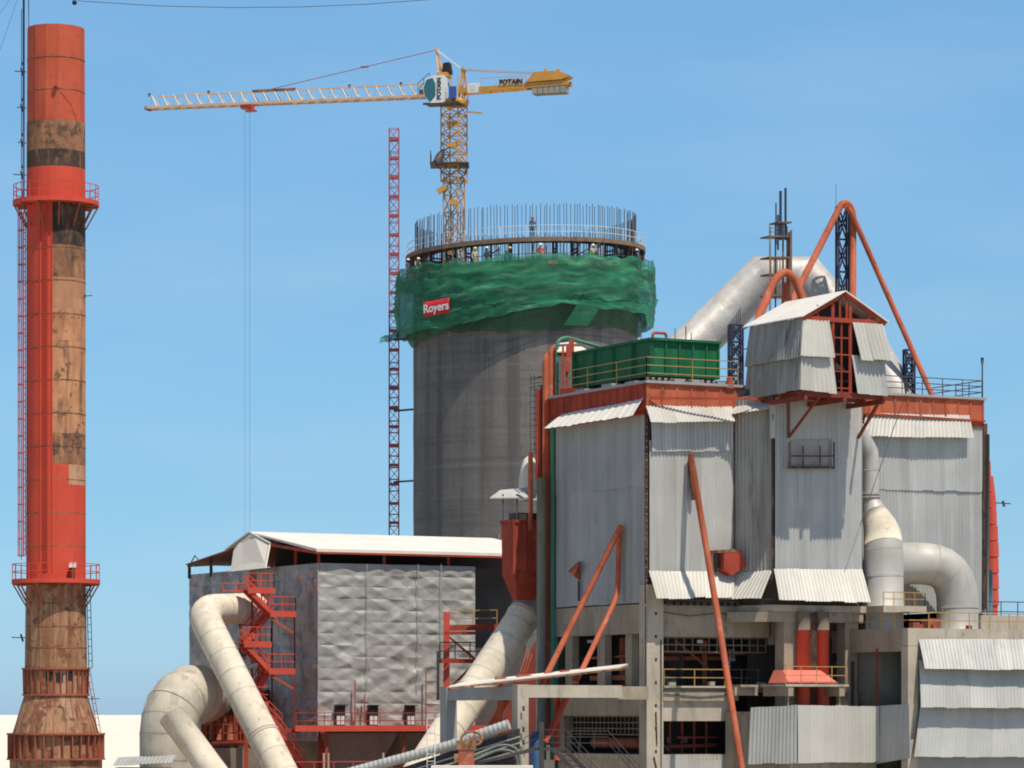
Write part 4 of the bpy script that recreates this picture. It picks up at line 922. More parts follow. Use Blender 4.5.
# balcony with yellow rail round the red chute
e0, e1 = -5.2, -2.2; La, Lb = A.Lat(786, e0), A.Lat(849, e0); zz = A.zat(684, La, e0)
MB().box(A, La, Lb, e0, e1, zz - .15, zz).build('balcony_slab', 'conc_pale', t)
m = MB(); m.box(A, La + .2, La + .6, e0 + .05, e1, zz - .75, zz - .152); m.box(A, Lb - .7, Lb - .3, e0 + .05, e1, zz - .75, zz - .152); m.box(A, 5.4, La + .18, -1.6, -1.0, zz - .7, zz - .16); m.each('balcony_beam', 'conc', t)
MB().box(A, 5.6, La - .02, -2.0, .1, zz - .17, zz - .02).build('balcony_slab', 'conc', t)
railing(MB(), [A.pt(La, e0 + .05, zz), A.pt(Lb - .1, e0 + .05, zz)], 1.1, 2, 1.3, .028).build('railing', 'yellow', t)
m = MB(); m.bar(A.pt(La + .35, e0 + .3, 16), A.pt(La + .35, e0 + .3, zz - .75), .07); m.bar(A.pt(Lb - .5, e0 + .3, 16), A.pt(Lb - .5, e0 + .3, zz - .75), .07); m.each('balcony_post', 'conc_pale', t)
# corrugated low block in front of the bay
zt_, zl = A.zat(706, 9, -6), A.zat(763, 9, -6)
q0 = (5.55, -3.2); q1 = (A.Lat(797, -6), -6.0); q2 = (13.35, -6.0)
MB().prism([A.pt(L, e, 0) for L, e in ((5.7, -3.0), (7.3, -5.8), (13.3, -5.8), (13.3, 0), (5.7, 0))], (0, 0, zt_ - .35)).build('low_block', 'conc', t)
wall('wall_sheet', A.pt(q0[0] + .1, q0[1] + .1, zt_ - .1), A.pt(q1[0], q1[1], zt_ + .05), A.pt(q1[0] - .1, q1[1] - .1, zl), A.pt(q0[0] - .25, q0[1] - .15, zl - .05), 'galv_new', per=.26, amp=.013)
wall('wall_sheet', A.pt(q1[0] + .05, q1[1], zt_ + .08), A.pt(q2[0], q2[1], zt_ - .02), A.pt(q2[0] - .05, q2[1] - .12, zl + .05), A.pt(q1[0], q1[1] - .12, zl), 'apron', per=.26, amp=.013)
# dark bay interior : cyclone body, red post
m = MB(); cq_ = A.pt(15.6, 3.2, 0); m.lathe(A.pt(16.3, -2.6, 0), [(.3, 11), (1.2, 13.5), (2.2, 17.5), (2.2, 20.4)], 28); m.build('storage_vessel', 'greypipe', t)
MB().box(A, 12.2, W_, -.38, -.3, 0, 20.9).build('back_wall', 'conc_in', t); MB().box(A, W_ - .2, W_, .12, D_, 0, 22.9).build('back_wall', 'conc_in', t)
m = MB(); q = A.pt(13.5, -5.6, 0); m.bar(q + UP * 14, q + UP * 20.2, .16); m.build('red_post', 'shaded_red', t)
# teal pipe and dark downpipe at the right hand corner
tag(MB().tube([A.pt(W_ + .25, -.3, 22), A.pt(W_ + .25, -.3, 25.6)], .17, 10).build('pipe', 'teal', None, A.pt(W_ + .25, -.3, 22)), 'short teal pipe at the far right corner of the sheet building', 'pipe')
m = MB(); m.tube([A.pt(W_ + .05, -.3, 22), A.pt(W_ + .05, -.3, 34.6)], .13, 8); m.build('downpipe', 'darkrail', t)

# ---------------------------------------------------------------- roof shed
sh = t = thing('roof_shed', 'small gabled sheet shed overhanging the roof edge of the grey building', 'shed', A.pt(10.5, -6.5, 36))
eF, eB = -6.5, -.35; Ls, Lr = 7.45, 13.25; zE, zR, zF = A.zat(316, Ls, eF), A.zat(292, 10.5, eF), A.zat(391, Ls, eF)
Lm = (Ls + Lr) / 2
m = MB(); m.prism([A.pt(Ls - .35, eF - .3, zE - .12), A.pt(Lm, eF - .3, zR), A.pt(Lm, eF - .3, zR + .07), A.pt(Ls - .35, eF - .3, zE - .05)], A.u * (eB - eF + .9))
m.prism([A.pt(Lr + .35, eF - .3, zE - .12), A.pt(Lm, eF - .3, zR), A.pt(Lm, eF - .3, zR + .07), A.pt(Lr + .35, eF - .3, zE - .05)], A.u * (eB - eF + .9)); m.build('roof', 'white', t)
m = MB()
for L in (Ls, Lm - .75, Lm + .55, Lr): m.bar(A.pt(L, eF + .05, zF), A.pt(L, eF + .05, zE + (.9 if abs(L - Lm) < 1 else 0)), .2)
for L in (Ls, Lr): m.bar(A.pt(L, eB, zF), A.pt(L, eB, zE), .2)
for k in range(5): z = zF + .3 + k * 1.05; m.bar(A.pt(Lm - .75, eF + .05, z), A.pt(Lm + .55, eF + .05, z), .09)
m.bar(A.pt(Lm - .1, eF + .05, zF), A.pt(Lm - .1, eF + .05, zE), .1)
m.bar(A.pt(Ls, eF, zE - .12), A.pt(Lr, eF, zE - .12), .2, .28); m.bar(A.pt(Ls - .2, eF - .1, zE - .2), A.pt(Lm, eF - .1, zR - .12), .14, .24); m.bar(A.pt(Lr + .2, eF - .1, zE - .2), A.pt(Lm, eF - .1, zR - .12), .14, .24)
for q in (-1.9, -.25, .25, 1.9): m.bar(A.pt(Lm + q, eF, zE), A.pt(Lm + q, eF, zR - .12 - abs(q) * .42), .12)
m.build('steel_frame', 'red', t)
MB().box(A, Ls + .15, Lr - .15, eF + 1.6, eB, zF + .1, zE - .1).build('inner_wall', 'shade_dark', t) if False else MB().box(A, Ls + .15, Lr - .15, eF + 1.6, eB, zF + .1, zE - .1).build('inner_wall', 'conc_in', t)
m = MB(); m.prism([A.pt(Ls + .1, eF + 1.55, zE - .1), A.pt(Lr - .1, eF + 1.55, zE - .1), A.pt(Lm, eF + 1.55, zR - .2)], A.u * .1); m.build('gable_backing', 'conc_in', t)
m = MB()
for e in (eF + .1, eF + 2.4, eF + 4.6, eB): m.bar(A.pt(Ls - .3, e, zF - .15), A.pt(Lr + .3, e, zF - .15), .22, .3)
for L in (Ls, Lm, Lr): m.bar(A.pt(L, eF - .2, zF - .42), A.pt(L, eB, zF - .42), .24, .3)
m.prism([A.pt(Ls, eF, zF), A.pt(Lr, eF, zF), A.pt(Lr, eB, zF), A.pt(Ls, eB, zF)], (0, 0, .08)); m.build('floor_frame', 'shaded_red', t)
zM = zF + (zE - zF) * .47
def skirt(a, b, c, d, m_): MB().corr(a, b, c, d, per=.3, amp=.035, lift=.06).build('skirt_sheet', m_, t)  # side sheets stained and toned down for shade, front ones brightened for sun
o = .1
skirt(A.pt(Ls - .3, eB, zM + .2), A.pt(Ls - .3, eF - .15, zM + .2), A.pt(Ls - .5, eF - .3, zF + .05), A.pt(Ls - .5, eB + .1, zF - .1), 'galv_old')
skirt(A.pt(Ls - .15, eB, zE - .1), A.pt(Ls - .15, eF - .15, zE - .1), A.pt(Ls - .55, eF - .45, zM - .12), A.pt(Ls - .5, eB + .1, zM - .2), 'galv_old')
skirt(A.pt(Ls - .35, eF - .18, zM + .2), A.pt(Lm - .95, eF - .15, zM + .2), A.pt(Lm - .8, eF - .5, zF - .1), A.pt(Ls - .52, eF - .35, zF + .0), 'apron')
skirt(A.pt(Ls - .15, eF - .12, zE - .2), A.pt(Lm - 1.15, eF - .12, zE - .2), A.pt(Lm - 1.0, eF - .6, zM - .08), A.pt(Ls - .57, eF - .5, zM - .05), 'apron')
skirt(A.pt(Lm + .55, eF - .12, zM + .2), A.pt(Lr + .1, eF - .12, zM + .2), A.pt(Lr + .2, eF - .4, zF - .05), A.pt(Lm + .75, eF - .5, zF - .05), 'galv_new')
skirt(A.pt(Lm + .6, eF - .15, zE - .2), A.pt(Lr + .05, eF - .15, zE - .2), A.pt(Lr + .35, eF - .7, zM - .1), A.pt(Lm + .9, eF - .7, zM - .1), 'apron')
skirt(A.pt(Lr + .12, eF, zE - .1), A.pt(Lr + .12, eB, zE - .1), A.pt(Lr + .3, eB, zF), A.pt(Lr + .3, eF, zF), 'galv_old')

# ---------------------------------------------------------------- green tank on the roof
gt = t = thing('steel_tank', 'long green ribbed steel tank standing on the roof edge', 'tank', A.pt(1, 1.2, 37.02))
L0, L1, e0, e1 = 1.0, 5.9, 1.2, 11.3; z0, z1 = 37.45, A.zat(339, L0, e0)
MB().box(A, L0, L1, e0, e1, z0, z1).build('tank_wall', 'green', t)
m = MB()
for e in (e0 + .02, 3.6, 6.1, 8.6, e1): m.bar(A.pt(L0 - .06, e, z0), A.pt(L0 - .06, e, z1), .16)
for L in (L0, 2.0, 3.0, 4.0, 5.0, L1): m.bar(A.pt(L, e0 - .06, z0), A.pt(L, e0 - .06, z1), .12)
m.bar(A.pt(L0 - .1, e0 - .1, z1), A.pt(L0 - .1, e1, z1), .26, .16); m.bar(A.pt(L0 - .1, e0 - .1, z1), A.pt(L1 + .1, e0 - .1, z1), .26, .16); m.bar(A.pt(L0 - .05, e0 - .06, z0 + .1), A.pt(L1, e0 - .06, z0 + .1), .2, .14); m.bar(A.pt(L0 - .06, e0, z0 + .1), A.pt(L0 - .06, e1, z0 + .1), .2, .14)
m.build('tank_ribs', 'green', t)
m = MB()
for e in (1.5, 4, 6.5, 9, 11): m.box(A, L0 + .1, L1 - .1, e, e + .3, 37.02, z0)
m.each('support_beam', 'red', t)
for (px, py, r_, lab) in ((655, 336, .22, 'a'), (692, 334, .03, 'b')):
    pass
q = A.pt(1.4, 1.8, z1); m = MB().tube(rounded([q, q + UP * .5, q + UP * .5 + A.v * 1.0, q + A.v * 1.0], .3), .1, 8); m.build('vent_bend', 'orange', t)
m = MB()
for L, h in ((.9, .55), (3.4, .9), (4.2, 1.1), (4.6, .7)): m.bar(A.pt(L, 2.4, z1), A.pt(L, 2.4, z1 + h), .07)
m.each('vent_stub', 'rustbrown', t)

# ---------------------------------------------------------------- right hand annex with flared sheets
ax = t = thing('concrete_annex', 'low concrete annex at right edge hung with three rows of flared grey sheets', 'building', A.pt(13.4, -9, 0))
eA = -9.0; LA = A.Lat(908, eA); zd = A.zat(628, LA, eA); LE = 27.5
MB().box(A, LA, LE, eA, eA + .6, zd - 1.1, zd).build('beam', 'conc_pale', t)
MB().box(A, LA, LA + .6, eA + .62, -.3, A.zat(651, LA, eA), zd).build('beam', 'conc', t)
MB().box(A, LA + .05, LE, eA + .3, -.25, zd - .32, zd - .02).build('deck_slab', 'conc', t)
MB().box(A, LA - .02, LA + .72, eA - .03, eA + .7, 0, zd - 1.12).build('column', 'conc_pale', t)
MB().box(A, LA + .72, LE, eA + .3, eA + .5, 0, zd - 1.12).build('wall', 'conc_grey', t)
MB().box(A, LA + .1, LA + .3, -2.5, -.3, 0, zd - 2).build('wall', 'conc_in', t); MB().box(A, LE - .2, LE, eA + .5, -.3, 0, zd - 1.12).build('wall', 'conc_grey', t)
fr_ = lambda px, py, o: A.f(px, py, eA - o)
def fl_(a, b, c, d, m_='galv_new'): MB().corr(a, b, c, d, per=.26, amp=.011, lift=.03, rag=.03).build('flared_sheet', m_, t)
fl_(fr_(921, 700, .1), fr_(1075, 700, .1), fr_(1078, 757, .75), fr_(914, 757, .6))
fl_(fr_(919, 660, .15), fr_(1075, 660, .15), fr_(1078, 708, 1.05), fr_(921, 707.5, 1.0))
fl_(fr_(919, 639, .1), fr_(1075, 639, .1), fr_(1078, 671, 1.2), fr_(925, 668.5, 1.1))
m = MB().prism([A.s_(876, 706, LA - .1), A.s_(909, 704, LA - .1), A.s_(910, 758, LA - .25), A.s_(875, 764, LA - .25)], A.v * .05); m.build('flat_sheet', 'galv', t)
m = MB(); railing(m, [A.pt(LA + .1, -1.2, zd), A.pt(LA + .1, eA + .1, zd), A.pt(LE, eA + .1, zd)], 1.0, 2, 1.5, .03); m.build('railing', 'yellow', t)
m = MB(); railing(m, [A.pt(22.2, eA + 4, zd + .0), A.pt(LE, eA + 4, zd + .0)], 1.9, 3, 1.2, .03); m.build('railing', 'darkrail', t)
MB().box(A, A.Lat(981, -7), LE, -7.0, -6.7, zd, zd + .95).build('parapet', 'conc_pale', t)
m = MB()
for L, e, s_ in ((14.6, -8, .5), (15.3, -7.6, .35), (16.0, -8.2, .3), (18.6, -8.3, .3), (17.2, -6, .9)): m.box(A, L, L + s_, e, e + s_, zd, zd + s_ * .8)
m.each('deck_box', 'flange', t)
m = MB(); railing(m, [A.pt(14.65, -4.6, 22.98), A.pt(17.85, -4.6, 22.98), A.pt(17.85, -1, 22.98)], .85, 2, .9, .025); m.build('railing', 'yellow', bld)
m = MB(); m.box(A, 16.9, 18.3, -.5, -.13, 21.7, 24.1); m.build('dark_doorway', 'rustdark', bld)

# ================================================================ ducts at the right
def ap(pts, e): return [A.f(x, y, e) for x, y in pts]
pa = [A.f(x, y, -1.7 - max(0, (y - 500) / 45) if y < 545 else -2.7) for x, y in ((846, 414), (861, 436), (869.5, 452), (870.5, 462), (870.5, 497), (871, 500), (873.5, 510), (876, 517), (879.5, 525), (882, 534), (883.3, 545), (883.7, 556), (883.7, 640))]
ra = [.56, .56, .56, .56, .56, .58, .75, .90, 1.07, 1.19, 1.25, 1.28, 1.28]
ductA = duct('duct', 'tapering silver duct dropping from a thin bent pipe beside the bay', pa, ra, 'duct_silver', bands=[(A.f(870.5, 497, -1.7), UP, .70), (A.f(870.5, 493.5, -1.7), UP, .68), (A.f(870.5, 470, -1.7), UP, .58), (A.f(883.4, 549, -2.7), UP, 1.275), (A.f(883.7, 576, -2.7), UP, 1.3)], bandmat='duct_grey', bandw=.07)
MB().tube(pa[6:11], [r + .012 for r in ra[6:11]], 28).build('sunlit_shoulder', 'duct', ductA)  # cream colour paints the sunlight on the duct's shoulder
pb = rounded([A.f(880, 564, -1.5), A.f(957.5, 563, -2.6), A.f(957.5, 650, -2.6)], 2.6, 6)
t3 = duct('duct', 'fat silver elbow duct turning down onto the right hand deck', pb, 1.36, 'duct_silver', bands=[(pb[-2] - UP * .3, UP, 1.4), (pb[2], pb[3] - pb[1], 1.39), (pb[4], pb[5] - pb[3], 1.39)], bandmat='duct_grey', bandw=.06)
# red background tower
t = thing('ribbed_stack', 'bright red ribbed stack rising behind the right corner of the sheet building', 'chimney', P(992, 605, 246))
c_ = Vector((P(991.5, 600, 246).x, 246, 0)); k_ = 246 / F; zz_ = lambda py: CZ + (HOR - py) * k_
MB().lathe(c_ + Vector((.02, 0, 0)), [(.42, 0), (.42, zz_(540)), (.3, zz_(500)), (.1, zz_(476))], 14).build('core', 'redbright', t)
m = MB()
for i in range(9):
    y1 = 606 - i * 16.2; s_ = [.5, .5, .5, .5, .47, .42, .35, .27, .18][i]; za, zb_ = zz_(y1), zz_(y1 - 15)
    m.lathe(c_ + Vector((.03 - (.5 - s_) * .75, 0, 0)), [(s_ - .06, za), (s_, za + .05), (s_ - .03, zb_), (s_ - .12, zb_ + .04)], 16, False)
m.build('ribbed_shell', 'redbright', t)
m = MB(); m.bar(c_ + Vector((.3, -.2, zz_(503))), c_ + Vector((1.3, -.3, zz_(504))), .07); m.bar(c_ + Vector((.75, -.3, zz_(501))), c_ + Vector((.85, -.3, zz_(507))), .15); m.build('lamp_bracket', 'steel', t)

# ================================================================ duct and pipes above the roof
pk = [P(630, 407, 238), P(763, 277.5, 238), P(806, 278, 238), P(868, 350, 238), P(900, 405, 238)]
t = duct('duct', 'huge patched silver duct arching over the roof behind the shed', pk, 1.46, 'duct_patch', seg=24)
p1 = rounded([A.f(772, 340, 6), A.f(842, 203, 6), A.f(848, 203, 6), A.f(853, 212, 6), A.f(853, 300, 6)], .45, 6)
pipe('orange pipe rising diagonally to the tower top then dropping straight down', p1, .225, 'orange')
p2 = rounded([A.f(846, 206, 5.6), A.f(851, 212, 5.6), A.f(932, 395, 5.6)], .4, 5)
pipe('long orange pipe sloping down rightwards from the tower top to the roof', p2, .185, 'orange')
p3 = rounded([A.f(757, 322, 3), A.f(774, 280, 3), A.f(785, 271, 3), A.f(794, 278, 3), A.f(806, 306, 3)], .8, 5)
pipe('short orange pipe arching just behind the roof shed', p3, .27, 'orange')
pipe('straight orange duct stub beside the arched pipe behind the roof shed', ap([(787, 283), (781, 345)], 4.2), .25, 'orange')
def tower(label, px, e, y0, zbase, w_, n_, m_, style='p', leg=.14):
    L = A.Lat(px, e); b = A.pt(L, e, zbase); t_ = thing('pipe_tower', label, 'tower', b)
    MB().lattice(b, A.pt(L, e, A.zat(y0, L, e)), w_, n_, .085, leg, A.u, style, .3).build('lattice', m_, t_); return t_
tw = tower('tall dark blue lattice tower carrying the orange pipes', 842.5, 6.6, 207, 37.02, .82, 6, 'bluesteel')
q = A.f(836, 207, 6); MB().bar(q, A.f(836, 184, 6), .03).build('lightning_rod', 'darkrail', tw)
tower('short dark lattice support under the lower end of the sloping orange pipe', 909, 6.4, 350, 37.02, .7, 3, 'bluesteel')
tower('dark lattice support between the green tank and the roof shed', 736, 4.5, 325, 37.02, .85, 4, 'bluesteel')
# scaffold of rusty posts
t = thing('scaffold_tower', 'rusty scaffold tower with tall bare posts in front of the silver duct', 'scaffold', A.pt(9, 5, 37))
e = 5.0; m = MB()
for px, y0, de, w_ in ((770, 226, 0, .1), (775.5, 222, .8, .1), (791, 230, 0, .14), (787, 226, 1, .1), (783, 222, .5, .12)): m.bar(A.f(px, y0, e + de), A.pt(A.Lat(px, e + de), e + de, 37.02), w_)
m.each('post', 'scaff', t)
m = MB()
for px, y0, y1, w_ in ((780.5, 191, 240, .17), (785.5, 188, 240, .15), (776, 203, 245, .09), (778, 215, 250, .12)): m.bar(A.f(px, y0, e + .4), A.f(px, y1, e + .4), w_)
m.each('tall_rod', 'bluesteel', t)
m = MB()
for px0, px1, y in ((769, 790, 237), (778, 792, 223), (769, 792, 258), (769, 792, 275), (769, 792, 296)):
    a_, b_ = A.f(px0, y, e), A.f(px1, y, e); m.prism([a_, b_, b_ + A.u * 1.1, a_ + A.u * 1.1], (0, 0, .1))
for px0, px1, y in ((769, 778, 228), (769, 778, 232)): m.bar(A.f(px0, y, e), A.f(px1, y, e), .05)
for k in range(7): m.bar(A.f(771 + k * 3, 258, e), A.f(771 + k * 3, 275, e), .06)
m.build('decks', 'scaff', t)
m = MB().bar(A.f(789, 232, e + .3), A.f(789, 300, e + .3), .3, .2); m.build('guide_column', 'timber', t)
m = MB(); q = A.pt(8.0, 1.5, 37.02)
for k in range(8): L = 6.6 + k * .32; m.bar(A.pt(L, 1.2 + .3 * k, 37.02), A.pt(L, 1.2 + .3 * k, A.zat(325 - k * 3, L, 1.2)), .045)
m.bar(A.f(733, 336, 2), A.f(762, 318, 3), .06); m.bar(A.f(733, 352, 2), A.f(762, 345, 3), .06)
tag(m.build('standing_bars', 'bluesteel', None, A.pt(7, 2, 37)), 'thin dark upright bars standing left of the roof shed', 'bars')
m = MB(); a_ = A.f(727, 388, -.3); m.prism([a_, a_ + A.v * .55, a_ + A.v * .4 + UP * .7, a_ + A.v * .25 + UP * .7], A.u * .4); tag(m.build('red_bracket', 'orange', None, a_), 'small orange bracket on the roof band left of the shed', 'bracket')

a_, b_ = A.f(905, 395, -.4), A.f(860, 525, -4.2)
tag(MB().tube([a_, b_], .022, 5).build('stay_wire', 'darkrail', None, b_), 'thin dark wire slanting across the right hand corrugated wall', 'wire')

# cables, lamps and plant in the open floors
m = MB()
for px, y0, y1 in ((645.5, 606, 768), (661, 640, 768)): m.tube([A.f(px, y0, -.1), A.f(px + .4, y1, -.1)], .035, 6)
for pts in (((664, 612), (690, 616), (720, 613), (745, 618), (781, 612)), ((664, 694), (700, 697), (738, 694))): m.tube([A.f(x, y, -.15) for x, y in pts], .03, 6)
m.each('cable', 'darkrail', bld)
m = MB(); m.tube([A.pt(1.5, 3, 18.2), A.pt(3.1, 3, 18.2)], .4, 14); m.tube([A.pt(3.1, 3, 18.2), A.pt(3.8, 3, 18.2)], .2, 10); m.bar(A.pt(1.4, 3, 17.75), A.pt(3.6, 3, 17.75), .7, .2); m.each('machine', 'greypipe', bld)
m = MB(); m.bar(A.pt(6.2, 3.4, 17.7), A.pt(6.2, 3.4, 20.8), .3); m.bar(A.pt(1.2, 3.8, 19.6), A.pt(8.6, 3.8, 19.7), .25); m.tube([A.pt(1.2, 2.9, 20.1), A.pt(9, 2.9, 20.0)], .12, 8); m.each('pipe_run', 'flange', bld)
m = MB(); m.bar(A.pt(1.0, 4, 18.4), A.pt(1.0, 9, 18.4), .3); m.bar(A.pt(1.2, 3, 19.8), A.pt(1.2, 11, 19.7), .14); m.tube([A.pt(1.6, 6, 17.7), A.pt(1.6, 6, 21)], .22, 10); m.tube([A.pt(1.2, 3, 14.2), A.pt(1.2, 9, 14.2)], .35, 12); m.each('pipe_run', 'flange', bld)
for px, y in ((700, 640), (590, 640)):
    m = MB(); q = A.f(px, y, .2) if px > 648 else A.s_(px, y, .2); m.bar(q, q - UP * .2, .35, .2); m.build('lamp', 'conc_pale', bld)
m = MB()
for x, y, w in ((668, 684.5, .5), (709, 684, .35), (757, 684.5, .6)): q = A.f(x, y, -.1); m.bar(q, q + A.v * w, .3, .3)
m.each('loose_block', 'conc', bld)
# ================================================================ pipe bundle at the left corner of the sheet building
eP = 12.9
def pp(pts, e=eP): return [A.f(x, y, e) for x, y in pts]
pipe('orange riser pipe with bent top, outer of the pair left of the sheet building', rounded(pp([(546, 640), (546, 357), (556, 352), (566, 353)]), .5), .25, 'orange')
pipe('orange riser pipe with bent top, nearer the green pipe and slightly taller', rounded(pp([(551.5, 660), (551.5, 350), (560, 346), (572, 349)], 12.7), .5), .25, 'orange')
pipe('thin green pipe bent over at the top beside the orange risers', rounded(pp([(556.5, 700), (557, 341), (566, 337), (600, 347)], 12.2), .7), .12, 'greenpipe')
pipe('thick grey green pipe rising beside the red hopper', pp([(541.5, 760), (541.5, 478)], 12.2), .32, 'greypipe')
pipe('dark green vertical pipe between the grey pipe and the sheet wall', pp([(553, 760), (553, 420)], 12.3), .2, 'greenpipe')
pipe('dark red vertical pipe squeezed between the green and grey pipes', pp([(547.5, 745), (547.5, 400)], 12.6), .17, 'red')
pipe('short red vertical pipe left of the risers above the hopper', pp([(530.5, 530), (530.5, 452)], 13), .16, 'orange')
t = thing('ladder', 'dark caged ladder clamped beside the orange riser pipes', 'ladder', A.f(536, 455, 13.4))
m = MB()
for px in (530.5, 534.5): m.bar(A.f(px, 455, 13.4), A.f(px, 374, 13.4), .06)
for y in range(378, 456, 6): m.bar(A.f(530, y, 13.4), A.f(541, y - 1.5, 13.4), .05)
m.bar(A.f(530, 380, 13.4), A.f(560, 372, 13.4), .07); m.bar(A.f(530, 388, 13.4), A.f(560, 381, 13.4), .07)
m.build('rails_and_rungs', 'darkrail', t)
t = thing('steel_support', 'red steel posts and brackets standing behind the riser pipes', 'support', A.f(540, 480, 13.5))
m = MB(); m.bar(A.f(538, 480, 13.5), A.f(538, 390, 13.5), .35); m.bar(A.f(543, 520, 13.6), A.f(543, 385, 13.6), .3)
for y in (395, 420, 445, 470): m.bar(A.f(535, y, 13.5), A.f(552, y - 2, 13.2), .16)
m.bar(A.f(530, 527, 13), A.f(545, 527, 13), .3); m.build('posts', 'red', t)
m = MB()
for px in (563, 567, 573): m.bar(A.f(px, 395, 11.5), A.f(px, 345, 11.5), .14)
m.each('roof_post', 'red', t)
m = MB(); m.bar(A.f(560, 392, 11.8), A.f(585, 390, 10), .5, .35); m.bar(A.f(566, 372, 11.5), A.f(572, 340, 11.5), .35, .35); m.build('valve_gear', 'red', t)
# cream canopy at the back of the green tank
q = [A.f(557, 351, 12), A.f(560, 343, 12.6), A.f(573, 341.5, 12.6), A.f(587, 349.5, 12), A.f(575, 351.5, 11.6)]
tag(MB().prism(q, (0, 0, -.08)).build('canopy', 'cream', None, q[0]), 'small cream sheet canopy behind the left end of the green tank', 'canopy')
# red hopper, canopy, dome
t = thing('hopper', 'red steel hopper tapering to a point beside the riser pipes', 'hopper', A.f(520, 597, 15))
def fr4(px0, px1, py, e0, e1):
    L0_, L1_ = A.Lat(px0, e0), A.Lat(px1, e0); z = A.zat(py, L0_, e0); return [A.pt(L0_, e0, z), A.pt(L1_, e0, z), A.pt(L1_, e1, z), A.pt(L0_, e1, z)]
r0, r1, r2 = fr4(514, 546, 521, 14, 15.8), fr4(515, 546, 574, 14, 15.8), fr4(517, 535, 600, 14.4, 15)
MB().add(r0 + r1 + r2, [(0, 1, 2, 3)] + [(i + 4 * j, (i + 1) % 4 + 4 * j, (i + 1) % 4 + 4 * j + 4, i + 4 * j + 4) for j in (0, 1) for i in range(4)] + [(11, 10, 9, 8)]).build('hopper_shell', 'red', t)
m = MB()
for k in range(4): q = r0[0].lerp(r0[1], k / 3); m.bar(q, q - UP * 3.5, .12)
m.bar(r0[0], r0[1], .2); m.bar(r1[0], r1[1], .2); m.bar(r0[0], r0[3], .2); m.build('hopper_ribs', 'red', t)
t = thing('canopy', 'small pale sheet canopy on thin posts over the red hopper', 'canopy', A.f(510, 521, 15))
q = [A.f(490, 497.5, 14), A.f(500, 490, 15.2), A.f(533, 487, 15.2), A.f(536, 497, 14)]; MB().prism(q, (0, 0, -.08)).build('roof', 'galv_new', t)
m = MB()
for px in (503, 517, 532): m.bar(A.f(px, 521, 14.2), A.f(px, 494, 14.2), .09)
m.each('post', 'steel', t); m = MB().box(A, A.Lat(516, 14.5), A.Lat(538, 14.5), 14.5, 15.5, A.zat(520, -3, 14.5), A.zat(512, -3, 14.5)); m.build('motor', 'steel', t)
q = A.f(529.5, 492, 17); tag(MB().lathe(q, [(.72, -.6), (.74, 0), (.7, .9), (.56, 1.7), (.34, 2.25), (0, 2.5)], 20).build('dome_tank', 'cream', None, q), 'cream dome topped tank peeking out behind the riser pipes', 'tank')

# ---------------------------------------------------------------- the big sloping cream duct
dA, dB = P(566, 553, 238), P(444, 737, 229)
ln = lambda q: dA.lerp(dB, q)
duct('duct', 'big cream duct sloping down left from the riser pipes past the concrete portal', [dA, dB + (dB - dA) * .45], 1.13, 'duct', bands=[(ln(.36), dB - dA, 1.2), (ln(.50), dB - dA, 1.145), (ln(.62), dB - dA, 1.145), (ln(.74), dB - dA, 1.145), (ln(.86), dB - dA, 1.145)], bandmat='duct')
t = thing('duct_shroud', 'dull grey sheet collar round the upper end of the sloping cream duct', 'collar', ln(.3))
MB().tube([ln(-.05), ln(.345)], 1.19, 24).build('shell', 'duct_grey', t)

# ---------------------------------------------------------------- struts and poles on the sheet building
zt1 = A.zat(525, -.2, 3.4)
s1 = A.s_(621, 526, -.35); pipe('long orange pipe leaning down left from the dull sheet wall', [s1, P(546, 676, 217), P(538, 694, 216.5)], .19, 'orange')
s2 = A.s_(619.5, 530, -.3); pipe('thin orange pipe hanging from the strut then kinking down left', rounded([s2, A.s_(617.5, 596, -.5), P(583, 668, 218.5), P(575, 682, 218)], .8, 5), .17, 'orange')
pipe('dark red pipe crossing behind the concrete portal, left leg', [P(571, 688, 219), P(545, 742, 218)], .2, 'red')
pipe('dark red pipe standing upright behind the concrete portal', [P(557, 760, 219), P(557, 690, 219)], .2, 'red')
t = thing('long_pole', 'long slim orange pipe leaning from the pale sheet wall to the ground', 'pipe', P(742, 766, 214))
a_, b_ = A.f(690.5, 455, -.45), P(741.5, 766, 214.2); MB().tube([a_, a_.lerp(b_, .5) + Vector((.05, 0, 0)), b_, b_ + (b_ - a_) * .15], .2, 12).build('pole', 'orange', t)
MB().bar(A.f(689, 456, -.05), A.f(693, 500, -.4), .25, .12).build('pole_bracket', 'rustdark', t)
t = thing('chute_box', 'rusty red open chute box stuck on the pale sheet wall', 'box', A.f(726, 575, -.6))
q = lambda x, y, e=-.1: A.f(x, y, e)
MB().prism([q(716, 553), q(733, 551), q(739, 566), q(724, 576), q(716, 570)], A.u * -.95).build('box', 'red', t)
MB().prism([q(714.5, 553, -.3), q(718, 551, -.3), q(717, 570, -.3), q(714.5, 572, -.3)], A.u * -.3).build('open_mouth', 'rustdark', t)
MB().prism([q(718, 550, -1.07), q(735, 549, -1.07), q(735, 552, -1.07), q(718, 553, -1.07)], A.u * 1.0).build('lip', 'rustbrown', t)
t = thing('funnel', 'small orange funnel jutting from the dull left hand sheet wall', 'funnel', A.s_(575, 580, -.5))
q = lambda x, y, L=-.1: A.s_(x, y, L)
MB().add([q(568, 571), q(579, 561), q(580, 581), q(574, 576, -.6), q(570, 572, -.7), q(579, 564, -.6)], [(0, 1, 2), (3, 4, 5), (0, 1, 5, 4), (1, 2, 3, 5), (2, 0, 4, 3)]).build('cone', 'orange', t)
MB().bar(q(579, 581, -.2), q(579, 601, -.2), .16).build('stem', 'steel', t)

